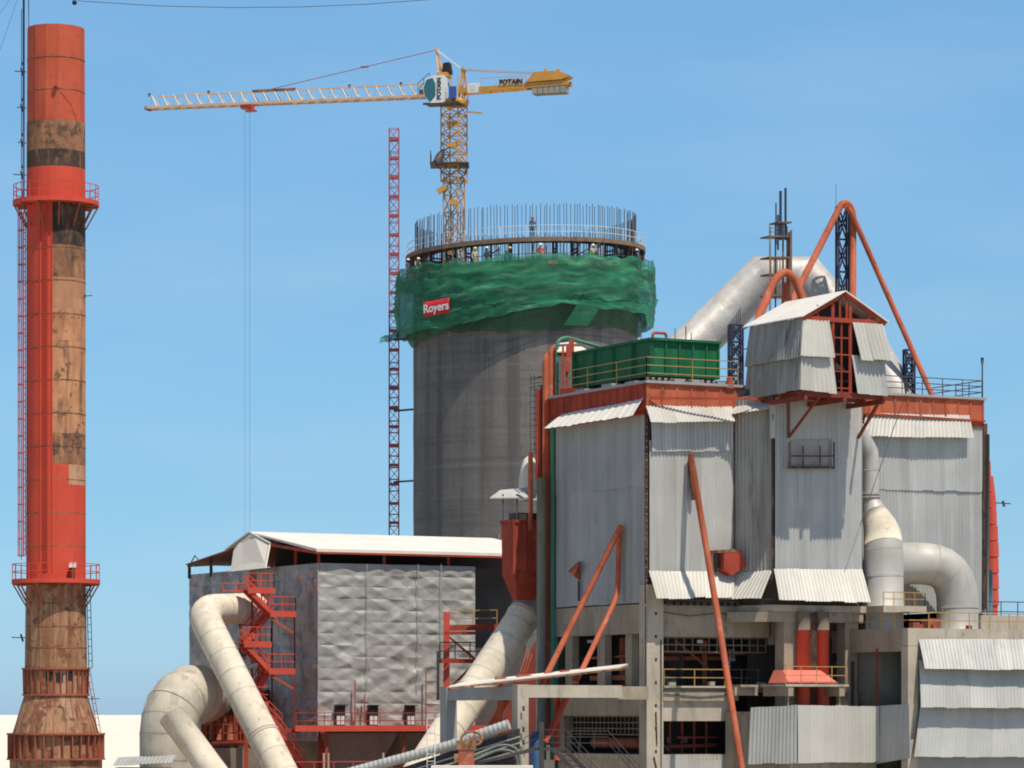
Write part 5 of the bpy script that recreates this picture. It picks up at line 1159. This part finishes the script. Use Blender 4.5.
# ---------------------------------------------------------------- red twin chute on the balcony
t = thing('twin_chute', 'pair of red chute pipes above a flared pinkish hood on the balcony', 'chute', A.pt(9, -4, 13))
eC = -3.0
for px in (803.5, 822.5):
    MB().tube([A.f(px, 629, eC), A.f(px, 790, eC)], .42, 18).build('chute_pipe', 'redbright', t)
    MB().tube([A.f(px, 612, eC), A.f(px, 630, eC)], .43, 18).build('shaded_chute_top', 'conc_brown', t)  # pipe top toned dark brown for the shade under the slab
MB().box(A, A.Lat(809, eC), A.Lat(818, eC), eC, eC + .3, 15, A.zat(613, 9, eC)).build('backing_plate', 'rustdark', t)
Lh0, Lh1 = A.Lat(787, -4.6), A.Lat(837, -4.6); zh0, zh1 = A.zat(683, 9, -4.6), A.zat(670, 9, -4.2)
b4 = [A.pt(Lh0, -4.75, zh0), A.pt(Lh1, -4.75, zh0), A.pt(Lh1, -2.4, zh0), A.pt(Lh0, -2.4, zh0)]; t4 = [A.pt(Lh0 + .35, -3.6, zh1), A.pt(Lh1 - .6, -3.6, zh1), A.pt(Lh1 - .6, -2.5, zh1), A.pt(Lh0 + .35, -2.5, zh1)]
MB().add(b4 + t4, [(0, 3, 2, 1), (4, 5, 6, 7)] + [(i, (i + 1) % 4, (i + 1) % 4 + 4, i + 4) for i in range(4)]).build('hood', mat('sun_bleached_red_paint', (.66, .17, .12), .6), t)

# ---------------------------------------------------------------- concrete portal and sheet in front
Q = Frame(528, 213)
t = thing('concrete_portal', 'pale precast concrete portal with columns in front of the pipes', 'frame', Q.pt(0, 0, 0))
zA, zB = CZ + (HOR - 685) / F * 213, CZ + (HOR - 697.5) / F * 213
Lq = Q.Lat(623, 0); eq = Q.eat(457, 0)
MB().box(Q, -.72, .04, 0, .7, 0, zA + .03).build('column', 'conc_pale', t)
MB().box(Q, .045, Lq, .05, .6, zB, zA).build('beam', 'conc_pale', t)
MB().box(Q, Lq - 1.2, Lq + 2.2, .65, 1.0, zB - .1, zA - .05).build('beam', 'conc', t)
MB().box(Q, -.65, -.05, .705, eq, zB - .15, zA - .1).build('beam', 'conc_grey', t)
MB().box(Q, -.75, .0, eq + .005, eq + .9, 0, zA - .05).build('column', 'conc_grey', t)
m = MB()
for py in (711, 732, 745): q = P(523.5, py, 212.6); m.bar(q, q + UP * .3, .14, .08)
m.each('bolt_plate', 'rustdark', t)
sl = [P(449, 687.5, 212.2), P(620, 668, 218.5), P(628, 665, 220.5), P(465, 683, 215.5)]
t = thing('sheet_roof', 'thin white sheet roof sloping over the concrete portal', 'roof', sl[0])
MB().prism(sl, (0, 0, .09)).build('sheet', 'white', t)
m = MB()
for k in range(9): q = sl[0].lerp(sl[1], k / 8); q2 = sl[3].lerp(sl[2], k / 8); m.bar(q - UP * .09, q2 - UP * .09, .14)
m.bar(sl[0] - UP * .07, sl[1] - UP * .07, .1); m.each('purlin', 'rustbrown', t)
m = MB()
for px, py, s_ in ((500, 677, .3), (522, 675, .35), (565, 670, .25), (527, 674, .2)):
    q = sl[0].lerp(sl[1], (px - 449) / 173) + UP * .15 + Vector((0, .8, 0)); m.bar(q - Vector((s_, 0, 0)), q + Vector((s_, .2, 0)), .3, s_)
m.each('roof_scrap', 'flange', t)
# loose red bars leaning under the portal
t = thing('leaning_bars', 'bundle of loose orange bars leaning under the concrete portal', 'bars', P(495, 725, 216))
m = MB()
for k in range(4): m.bar(P(484 + k * 3, 735 - k * 2, 217), P(503 + k * 2.4, 698, 216.5), .11)
m.each('bar', 'orange', t); m = MB()
for k in range(3): m.bar(P(520 + k * 3, 673, 220), P(528 + k * 2, 648 + 3 * k, 220), .09)
m.each('bar', 'orange', t)
m = MB(); q = P(536, 738, 218)
m.lathe(Vector((q.x, q.y, 0)), [(.4, 0), (.4, q.z + .2), (.25, q.z + .4), (0, q.z + .45)], 16); tag(m.build('standing_tank', mat('blue_tank_paint', (.02, .07, .17), .6), None, Vector((q.x, q.y, 0))), 'narrow blue upright tank half hidden behind the pale concrete column', 'tank')
# dark red plates behind the portal
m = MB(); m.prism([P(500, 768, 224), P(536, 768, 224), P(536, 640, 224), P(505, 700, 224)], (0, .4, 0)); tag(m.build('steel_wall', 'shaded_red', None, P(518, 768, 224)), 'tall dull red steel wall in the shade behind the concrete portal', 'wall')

# ---------------------------------------------------------------- bottom foreground
tub = [P(330, 778, 214), P(452, 745, 212), P(478, 735, 211.5), P(510, 724, 211)]
t = thing('conveyor_cover', 'pale ribbed half round conveyor cover running up to the right', 'conveyor', P(360, 768, 214))
dense = []
for a_, b_ in zip(tub, tub[1:]):
    n_ = int((b_ - a_).length / .075)
    dense += [a_.lerp(b_, k / n_) for k in range(n_)]
MB().tube(dense, [.31 + (.012 if k % 4 < 2 else -.01) for k in range(len(dense))], 16, True, False).build('ribbed_cover', 'galv_new', t)
m = MB()
for o_ in (.75, 1.05, 1.4): m.bar(P(395, 773, 213) - UP * (o_ - .6), P(520, 731 + 4 * o_, 211) - UP * (o_ - .6), .09)
m.each('side_rail', 'duct_silver', t); m = MB()
m.prism([P(380, 775, 213.4), P(520, 728, 211.4), P(520, 790, 211.4), P(380, 800, 213.4)], (0, .3, 0)); m.build('side_panel', 'steel', t)
m = MB()
for k in range(2):
    q = P(494 + k * 0, 756 - k * 6, 210.6); m.tube(rounded([P(470, 762 - k * 5, 210.6), P(500 + k * 2, 749 - k * 5, 210.6), P(516 + k * 2, 752 - k * 4, 210.6), P(519 + k * 3, 772, 210.6)], .8, 5), .09, 8)
tag(m.build('bent_tubes', 'greypipe', None, P(500, 768, 210.6)), 'pair of thin grey tubes bending down beside the rusty machine', 'tubes')
t = thing('drive_machine', 'rusty orange drive machine with a wheel on top of the conveyor', 'machine', P(466, 768, 209))
q = P(466, 768, 209); m = MB(); m.prism([q + Vector((-.45, -.3, -1)), q + Vector((.5, -.3, -1)), q + Vector((.5, .3, -1)), q + Vector((-.45, .3, -1))], (0, 0, 2.3)); m.build('housing', 'flange', t)
m = MB(); m.prism([q + Vector((-.55, -.35, 1.1)), q + Vector((.6, -.35, 1.1)), q + Vector((.6, .35, 1.1)), q + Vector((-.55, .35, 1.1))], (0, 0, .55)); m.tube([q + Vector((-.7, -.4, .6)), q + Vector((-.4, -.4, .6))], .25, 12); m.build('gearbox', 'rustbrown', t)
m = MB(); c2 = q + Vector((.35, -.3, 1.75)); rr = [c2 + Vector((.62 * math.cos(k * .4), 0, .42 * math.sin(k * .4))) for k in range(16)]
m.tube(rr + [rr[0]], .07, 6)
for k in range(0, 16, 3): m.bar(c2, rr[k], .06)
m.bar(c2 - Vector((0, .3, 0)), c2 + Vector((0, .4, 0)), .2); m.build('wheel', 'rustbrown', t)
m = MB(); m.tube([q + Vector((.05, -.5, -.3)), q + Vector((.05, -.2, -.3))], .32, 16); m.build('motor_cover', 'redbright', t)
t = thing('flat_roof', 'bright white slab roof edge at the very bottom below the machine', 'roof', P(482, 768, 206))
MB().prism([P(431, 766, 206), P(533, 766, 206), P(533, 766, 206) + Vector((0, 3, 0)), P(431, 766, 206) + Vector((0, 3, 0))], (0, 0, -.3)).build('roof_slab', 'white', t)
m = MB(); m.prism([P(432, 772, 206.2), P(532, 772, 206.2), P(532, 772, 206.2) + Vector((0, 2.6, 0)), P(432, 772, 206.2) + Vector((0, 2.6, 0))], (0, 0, -12.3)); m.build('wall', 'conc', t)
t = thing('steel_stair', 'dark steel stair and landing at the bottom before the concrete wall', 'stairs', P(580, 768, 209))
m = MB(); m.bar(P(541.5, 800, 209), P(541.5, 722, 209), .3); m.bar(P(470, 765, 209.5), P(541, 748, 209), .16, .2); m.bar(P(541, 749, 209), P(566, 749, 209), .2); m.bar(P(553, 749, 208.8), P(588, 785, 208.8), .12, .25); m.bar(P(563, 747, 210), P(600, 785, 210), .12, .25); m.build('stringers', 'steel', t)
m = MB()
for k in range(7): m.bar(P(555 + k * 5, 751.5 + k * 5, 208.9), P(565 + k * 5, 750 + k * 5, 210), .25, .04)
m.each('tread', 'steel', t)
m = MB(); railing(m, [P(524, 757, 209.3), P(541, 749, 209), P(566, 749, 209), P(604, 788, 209)], 1.15, 3, 1.1, .02); railing(m, [P(566, 749, 211.5), P(608, 749, 213.5), P(640, 785, 211.5)], 1.1, 3, 1.3, .018); m.build('railing', 'darkrail', t)
t = thing('ladder', 'small white steel ladder in front of the ribbed conveyor cover', 'ladder', P(431, 768, 208))
m = MB(); ladder(m, P(431, 790, 208), P(431, 718, 208), (1, 0, 0), .46, .42, .022); m.build('rails_and_rungs', 'railwhite', t)
# tall red support and platforms left of the sloping duct
t = thing('steel_platform', 'red steel post and beam platform with yellow rails beside the sloping duct', 'platform', P(447, 768, 238))
m = MB(); m.bar(P(446.5, 1000, 238), P(446.5, 612, 238), .42); m.bar(P(500, 1000, 240), P(500, 628, 240), .35); m.each('post', 'redbright', t)
m = MB(); m.bar(P(446, 628, 238), P(497, 627, 240), .3, .4); m.bar(P(446, 633, 237), P(476, 633, 238), .2, .2); m.bar(P(448, 636, 238), P(476, 660, 239), .13); m.bar(P(448, 690, 238), P(470, 668, 239), .12); m.bar(P(440, 661, 237), P(485, 661, 239), .25, .3); m.build('beam', 'red', t)
m = MB(); railing(m, [P(449, 627, 238), P(497, 626, 240)], 1.1, 2, 1.8, .03); m.build('railing', 'yellow', t)
m = MB(); railing(m, [P(440, 660, 237), P(485, 660, 239)], 1.2, 2, 1.4, .04); m.bar(P(438, 700, 237), P(438, 651, 237), .2); m.build('lower_railing', 'steel', t)

# ================================================================ filter house at the left
B = Frame(318, 245)
DB = B.eat(189.5, 0); LB = B.Lat(475, 0); zT = B.zat(563, 0, 0); zBt = B.zat(727, 0, 0)
fh = t = thing('filter_house', 'filter house clad in creased silvery sheet under a white gabled roof', 'building', B.pt(0, 0, 0))
MB().quilt(B.pt(-.02, -.02, zT), B.pt(LB, -.02, zT), B.pt(LB, -.02, zBt), B.pt(-.02, -.02, zBt), 9, 14, .11, 7, 3).build('front_cladding', 'alu', t)
MB().quilt(B.pt(-.02, DB, zT), B.pt(-.02, 0, zT), B.pt(-.02, 0, zBt - 1), B.pt(-.02, DB, zBt - 1), 11, 13, .2, 6, 5).build('side_cladding', 'alu_stain', t)
MB().box(B, .4, LB - .1, .45, DB, zBt - .2, zT - .35).build('inner_wall', 'conc_in', t)
MB().box(B, LB + .02, B.Lat(510, 3), 2.6, 6, 6, zT).build('recessed_wall', 'dull', t) if False else MB().box(B, LB + .02, LB + 5.5, 2.6, 8, 6, zT).build('recessed_wall', mat('shade_grey_panel', (.085, .08, .08), .8), t)  # shade of the recess put into the dark grey colour
MB().quilt(B.pt(LB, 0, zT), B.pt(LB, 2.6, zT), B.pt(LB, 2.6, zBt), B.pt(LB, 0, zBt), 1, 10, .1, 6, 8).build('side_cladding', 'alu', t)
m = MB()
for px in (367, 418, 441): m.prism([B.f(px, 564, -.28), B.f(px + .6, 564, -.28), B.f(px + .6, 690, -.28), B.f(px, 690, -.28)], B.u * .05)
m.each('cladding_seam', 'alu', t)
# roof
eR = 11.3; zr = B.zat(533, 0, eR); ze0 = B.zat(551, 0, 0); eF_ = 15.6; zf = B.zat(550.5, 0, eF_); LR = 20
m = MB(); m.prism([B.pt(-.35, -.5, ze0 - .08), B.pt(-.35, eR, zr), B.pt(-.35, eR, zr + .1), B.pt(-.35, -.5, ze0 + .14)], B.v * LR)
m.prism([B.pt(-.35, eR, zr), B.pt(-.35, eF_, zf), B.pt(-.35, eF_, zf + .1), B.pt(-.35, eR, zr + .1)], B.v * LR); m.build('roof', 'white', t)
m = MB(); m.bar(B.pt(-.36, -.52, ze0 - .14), B.pt(LR, -.52, ze0 - .14), .1, .14); m.bar(B.pt(-.36, -.52, ze0 - .14), B.pt(-.36, 8.3, B.zat(544, 0, 8.3)), .1, .2); m.build('fascia', 'red', t)
m = MB()
for L in (.1, 5.2, 10.3, 15.4): m.bar(B.pt(L, .1, zT - .6), B.pt(L, .1, ze0 - .1), .2)
for e in (4.0, 8.1): m.bar(B.pt(.1, e, zT - .6), B.pt(.1, e, ze0 + e * .15 - .1), .2)
m.each('roof_post', 'red', t)
MB().box(B, .5, LR - 1, 8.2, 8.5, zT - .5, ze0 + .9).build('penthouse_wall', 'conc_in', t)
gq = lambda px, py, o=.3: B.s_(px, py, -o)
m = MB().prism([gq(253, 533), gq(271, 543), gq(266.3, 568, 1.5), gq(231.5, 571.5, 1.5), gq(234.5, 550.5, .75), gq(240, 543, .5)], B.v * -.08); m.build('gable_sheet', 'cream', t)
MB().prism([gq(253, 532.6), gq(271.4, 542.6), gq(271.4, 543.6), gq(253, 533.6)], B.v * -.16).build('gable_trim', 'white', t)
# lean to canopy at the back left
m = MB(); m.prism([B.pt(-.2, 15, B.zat(550, 0, 15)), B.pt(-.2, DB + .3, B.zat(565, 0, DB)), B.pt(-.2, DB + .3, B.zat(564, 0, DB)), B.pt(-.2, 15, B.zat(549, 0, 15))], B.v * 9); m.build('lean_to_roof', 'flange', t)
m = MB(); m.bar(B.pt(-.1, 15, B.zat(563.5, 0, 15)), B.pt(-.1, DB, B.zat(566, 0, DB)), .16)
for e in (DB - .1, 18.9): m.bar(B.pt(-.05, e, zT - .3), B.pt(-.05, e, B.zat(565 - (DB - e) * 1.7, 0, e)), .22)
m.bar(B.pt(-.05, DB - .3, B.zat(564, 0, DB)), B.pt(-.05, DB - 1.2, B.zat(556, 0, DB)), .06); m.bar(B.pt(-.05, DB - 2.0, B.zat(562, 0, DB)), B.pt(-.05, DB - 1.2, B.zat(556, 0, DB)), .06); m.build('lean_to_frame', 'rustdark', t)
# windows
for px in (340.5, 373.5, 410.5):
    q = B.f(px, 726, -.3); wv = .36
    fr = MB().prism([q - B.v * wv, q + B.v * wv, q + B.v * wv + UP * 1.45, q - B.v * wv + UP * 1.45], B.u * .25).build('window', 'rustdark', t)
    MB().prism([q - B.v * (wv - .07) + UP * .1 - B.u * .03, q - B.v * .03 + UP * .1 - B.u * .03, q - B.v * .03 + UP * .72 - B.u * .03, q - B.v * (wv - .07) + UP * .72 - B.u * .03], B.u * .02).add([q + B.v * .03 + UP * .1 - B.u * .03, q + B.v * (wv - .07) + UP * .1 - B.u * .03, q + B.v * (wv - .07) + UP * .72 - B.u * .03, q + B.v * .03 + UP * .72 - B.u * .03], [(0, 1, 2, 3)]).build('pane', 'pane', fr)
    m = MB()
    for k in range(5): m.bar(q - B.v * wv + UP * (.82 + k * .14) - B.u * .04, q + B.v * wv + UP * (.82 + k * .14) - B.u * .04, .07, .06)
    m.bar(q - B.v * (wv + .12) + UP * 1.47 - B.u * .1, q + B.v * (wv + .12) + UP * 1.47 - B.u * .1, .3, .06); m.build('louvre', 'steel', fr)
m = MB()
for px, y0, y1 in ((355, 680, 725), (364.5, 695, 727), (426, 672, 727), (357.5, 708, 715)): m.bar(B.f(px, y0, -.5), B.f(px, y1, -.5), .09)
m.each('wall_pipe', 'flange', t)
# red walkway in front of the windows
zw = B.zat(730, 5, -1.3)
m = MB(); m.box(B, -2.5, LB + .3, -1.6, -.32, zw, zw + .12); m.bar(B.pt(-2.5, -1.62, zw + .12), B.pt(LB + .3, -1.62, zw + .12), .08, .42); wk = m.build('walkway', 'redbright', t)
railing(MB(), [B.pt(-2.4, -1.58, zw + .1), B.pt(LB + .3, -1.58, zw + .1)], 1.1, 2, 2.3, .028).build('railing', 'red', wk)
m = MB()
for L in (.2, 6.2, 11.8): m.bar(B.pt(L, -1.0, 0), B.pt(L, -1.0, zw), .22)
m.each('post', 'red', t)
m = MB()
for L in (-.1, .25, 7.6, 7.95, 4.5): m.bar(B.pt(L, -1.2, zw - 3), B.pt(L, -1.2, zw - 1.6), .14)
m.each('hanging_bolt', 'conc_pale', t)
for L in (0.2, 6.3):
    b0 = [B.pt(L, -.3, zw - .2), B.pt(L + 5.9, -.3, zw - .2), B.pt(L + 5.9, 5.5, zw - .2), B.pt(L, 5.5, zw - .2)]; b1 = [B.pt(L + 1.6, 1, zw - 5), B.pt(L + 3.6, 1, zw - 5), B.pt(L + 3.6, 3, zw - 5), B.pt(L + 1.6, 3, zw - 5)]
    MB().add(b0 + b1, [(0, 1, 2, 3), (7, 6, 5, 4)] + [(i, i + 4, (i + 1) % 4 + 4, (i + 1) % 4) for i in range(4)]).build('collecting_hopper', 'brownsheet', t)
MB().box(B, .3, LB - .3, 6, 6.3, 0, zBt).build('back_wall', 'brownsheet', t)
MB().box(B, .3, LB - .3, 14, 14.3, 0, zBt).build('back_wall', 'conc_in', t)
m = MB(); railing(m, [B.pt(-3, -2.6, B.zat(776, 0, -2)), B.pt(6, -2.6, B.zat(776, 0, -2))], 1.0, 2, 1.6, .03); m.box(B, -3, 6, -2.6, -1.8, B.zat(776, 0, -2) - .2, B.zat(776, 0, -2)); m.build('lower_gallery', 'redbright', t)
for L in (.4, LB - .5):
    for e in (.3, 8, 16, DB - .3): MB().box(B, L - .2, L + .2, e - .2, e + .2, 0, zBt - .2).build('column', 'red', t)

# ---------------------------------------------------------------- red zigzag stair
st = t = thing('zigzag_stair', 'bright red zigzag steel stair climbing the side of the filter house', 'stairs', B.pt(-2.5, 1.5, 0))
def sp(px, py, e): return B.f(px, py, e)
eS = 1.6
def platform(px0, px1, py, e0=eS - .5, e1=eS + 1.4, h=.42):
    L0_, L1_ = B.Lat(px0, e0), B.Lat(px1, e0); z = B.zat(py, L0_, e0)
    p = MB().box(B, L0_, L1_, e0, e1, z - .1, z).build('landing', 'redbright', t)
    m = MB(); m.bar(B.pt(L0_, e0 - .03, z - h / 2 + .05), B.pt(L1_, e0 - .03, z - h / 2 + .05), .06, h); m.bar(B.pt(L1_ + .03, e0, z - h / 2 + .05), B.pt(L1_ + .03, e1, z - h / 2 + .05), .06, h); m.build('toe_plate', 'redbright', p)
    railing(MB(), [B.pt(L0_, e0, z), B.pt(L1_, e0, z), B.pt(L1_, e1, z)], 1.05, 2, 1.0, .03).build('railing', 'redbright', p)
def flight(a, b, e, wd=.9, rail=True):
    a, b = sp(*a, e), sp(*b, e); m = MB()
    for o_ in (0, wd): m.bar(a + B.u * o_, b + B.u * o_, .07, .3)
    n_ = max(5, int(abs(b.z - a.z) / .21))
    for k in range(1, n_): q = a.lerp(b, k / n_); m.bar(q, q + B.u * wd, .26, .04, UP)
    f_ = m.build('stair_flight', 'redbright', t)
    if rail:
        m = MB()
        for o_ in (0, wd):
            for h in (.55, 1.05): m.bar(a + B.u * o_ + UP * h, b + B.u * o_ + UP * h, .06)
            for k in range(0, 5): q = a.lerp(b, k / 4) + B.u * o_; m.bar(q, q + UP * 1.05, .05)
        m.build('railing', 'redbright', f_)
platform(248, 274, 588); platform(270, 295.5, 611.5); platform(244, 271, 642); platform(268.5, 294.5, 669); 
flight((249, 590), (273, 614), eS - .45); flight((270, 614), (247, 642), eS + .5); flight((245, 644), (270, 671), eS - .45); flight((269, 672), (252, 702), eS + .5); platform(250, 268, 702)
flight((254, 702), (282, 729), eS - .45); flight((277, 729), (322, 792), eS - 1.9, 1.0)
m = MB(); m.bar(sp(272, 619, eS - .4), sp(293, 633, eS - .4), .13, .2); m.bar(sp(272, 676, eS - .4), sp(293, 689, eS - .4), .13, .2); m.each('bracket', 'flange', t)
m = MB()
for px, e in ((272, eS + 1.3), (294.5, eS + 1.3), (252, eS + 1.3)): m.bar(sp(px, 590 if px < 260 else 612, e), B.pt(B.Lat(px, e), e, 0), .12)
m.each('post', 'shaded_red', t)
platform(223, 250, 598, eS + 3, eS + 5, .25)
m = MB(); m.bar(sp(253, 571, eS + 5), sp(253, 598, eS + 5), .5, .3); m.build('door', 'rustdark', t)
# stair base platform and steel structure under the duct
t = thing('steel_structure', 'dark red steel framework with platform behind the two cream ducts', 'structure', B.pt(-6, 2, 0))
m = MB()
for px, e in ((212, 4), (203, 6), (236, 2), (246, -.5), (262, 2)): m.bar(sp(px, 684 if px < 250 else 700, e), B.pt(B.Lat(px, e), e, 0), .28)
m.bar(sp(203, 686, 6), sp(246, 686, 2), .3, .35); m.bar(sp(214, 690, 4), sp(203, 740, 4), .16); m.bar(sp(210, 744, 3), sp(262, 742, .5), .3, .35); m.bar(sp(262, 729, -.6), sp(300, 731, -1), .3, .3); m.build('frame', 'red', t)
m = MB()
for k in range(7): m.tube([sp(212 + k * 6, 740, 3.6), sp(212 + k * 6, 705 + (k * 7) % 11, 3.6)], .18 + .06 * (k % 2), 8)
m.each('valve_body', 'flange', t)
railing(MB(), [sp(206, 742, 2), sp(258, 741, .2)], 1.2, 2, 1.1, .04).build('railing', 'red', t)
m = MB().prism([sp(207, 744, 2.2), sp(262, 742, .4), sp(262, 742, 4), sp(210, 744, 6)], (0, 0, -.15)); m.build('deck', 'flange', t)
m = MB().prism([sp(200, 770, 8), sp(300, 770, 8), sp(300, 690, 8), sp(204, 690, 8)], B.u * .2); m.build('backing_plate', 'rustdark', t)
m = MB().prism([sp(213, 780, 1), sp(262, 780, -.2), sp(262, 748, -.2), sp(213, 748, 1)], B.u * .2); m.build('shade_panel', 'brownsheet', t)
m = MB(); m.bar(sp(244, 640, 4.5), sp(240, 682, 4.5), .5, .4); m.tube([sp(226, 668, 3), sp(262, 655, 2)], .1, 8); m.tube([sp(232, 672, 3), sp(258, 664, 2)], .16, 8); m.each('cable_tray', 'duct_silver', t)
m = MB()
for px in (240, 252, 258): m.bar(sp(px, 612, 4.2), sp(px, 690, 4.2), .12)
for y in (625, 640, 655): m.bar(sp(238, y, 4.2), sp(262, y, 4.2), .1)
m.build('rear_frame', 'red', t)

# ---------------------------------------------------------------- ducts at the left
pd = rounded([P(256, 607.5, 248), P(206, 608.5, 243), P(260, 727, 238), P(268, 745, 237.6), P(300, 815, 236)], 1.5, 8)
pd = rounded([P(256, 608, 248.5), P(200, 610, 243), P(258, 725, 238), P(310, 828, 234)], 1.7, 8)
duct('duct', 'long cream duct bending out of the filter house then sloping down right', pd, 1.08, 'duct', bands=[(P(263.5, 736, 237.6), pd[-1] - pd[-2], 1.14)], bandmat='duct_grey', bandw=.25)
duct('duct', 'shorter cream duct sloping down right in front of the grey elbow', [P(172, 716, 232), P(243, 812, 229)], .92, 'duct')
pe = [P(168, 900, 240)] + rounded([P(168, 830, 240), P(168, 690, 240), P(235, 664, 248)], 4.6, 9)
pe = [P(168, 1000, 240), P(168, 760, 240), P(168, 735, 240), P(169.5, 721, 240.2), P(174, 708, 240.6), P(181, 699, 241.2), P(190, 694, 242.2), P(199, 694, 244.2), P(206, 696, 246.5)]
t = duct('duct', 'wide weathered grey elbow duct beside the chimney foot', pe, [1.95] * 5 + [1.98, 2.0, 2.0, 2.0], 'duct_grey', seg=32)
m = MB()
for i in range(1, 8): 
    d_ = (pe[i + 1] - pe[i - 1]).normalized() * .03; m.tube([pe[i] - d_, pe[i] + d_], [1.975, 1.985] if i < 4 else [2.03, 2.03], 32, False)
m.each('seam_ring', 'duct_grey', t)
# small shed roof at the bottom left
t = thing('low_shed', 'low grey sheet roofed shed just right of the chimney base', 'shed', P(140, 800, 236))
a_, b_ = P(113, 765.5, 236), P(172, 763, 234); MB().corr(a_ + Vector((0, 3, .5)), b_ + Vector((0, 3, .5)), b_, a_, per=.3).build('roof', 'galv', t)
m = MB().prism([Vector((a_.x + .1, a_.y + .15, 0)), Vector((b_.x - .1, b_.y + .15, 0)), Vector((b_.x - .1, b_.y + 2.9, 0)), Vector((a_.x + .1, a_.y + 2.9, 0))], (0, 0, a_.z - .15)); m.build('wall', 'galv', t)
for o in list(bpy.data.objects):
    if o.type == 'CURVE': bpy.data.objects.remove(o)

# faint sheet laps on the big ducts
for root, path, rr in ((None, pd, 1.08), (None, [dA, dB + (dB - dA) * .45], 1.13)):
    own = [o for o in bpy.data.objects if o.name.startswith('duct_shell') and (Vector(o.data.vertices[0].co) + o.parent.location - path[0]).length < 3][0].parent
    m = MB(); acc = 0
    for a_, b_ in zip(path, path[1:]):
        n_ = max(1, int((b_ - a_).length / 1.5)); d_ = (b_ - a_).normalized() * .025
        if (b_ - a_).length < 1: n_ = 0
        for k in range(n_): q = a_.lerp(b_, (k + .5) / n_); m.tube([q - d_, q + d_], rr + .014, 28, False)
    m.each('lap_seam', 'duct_grey', own)
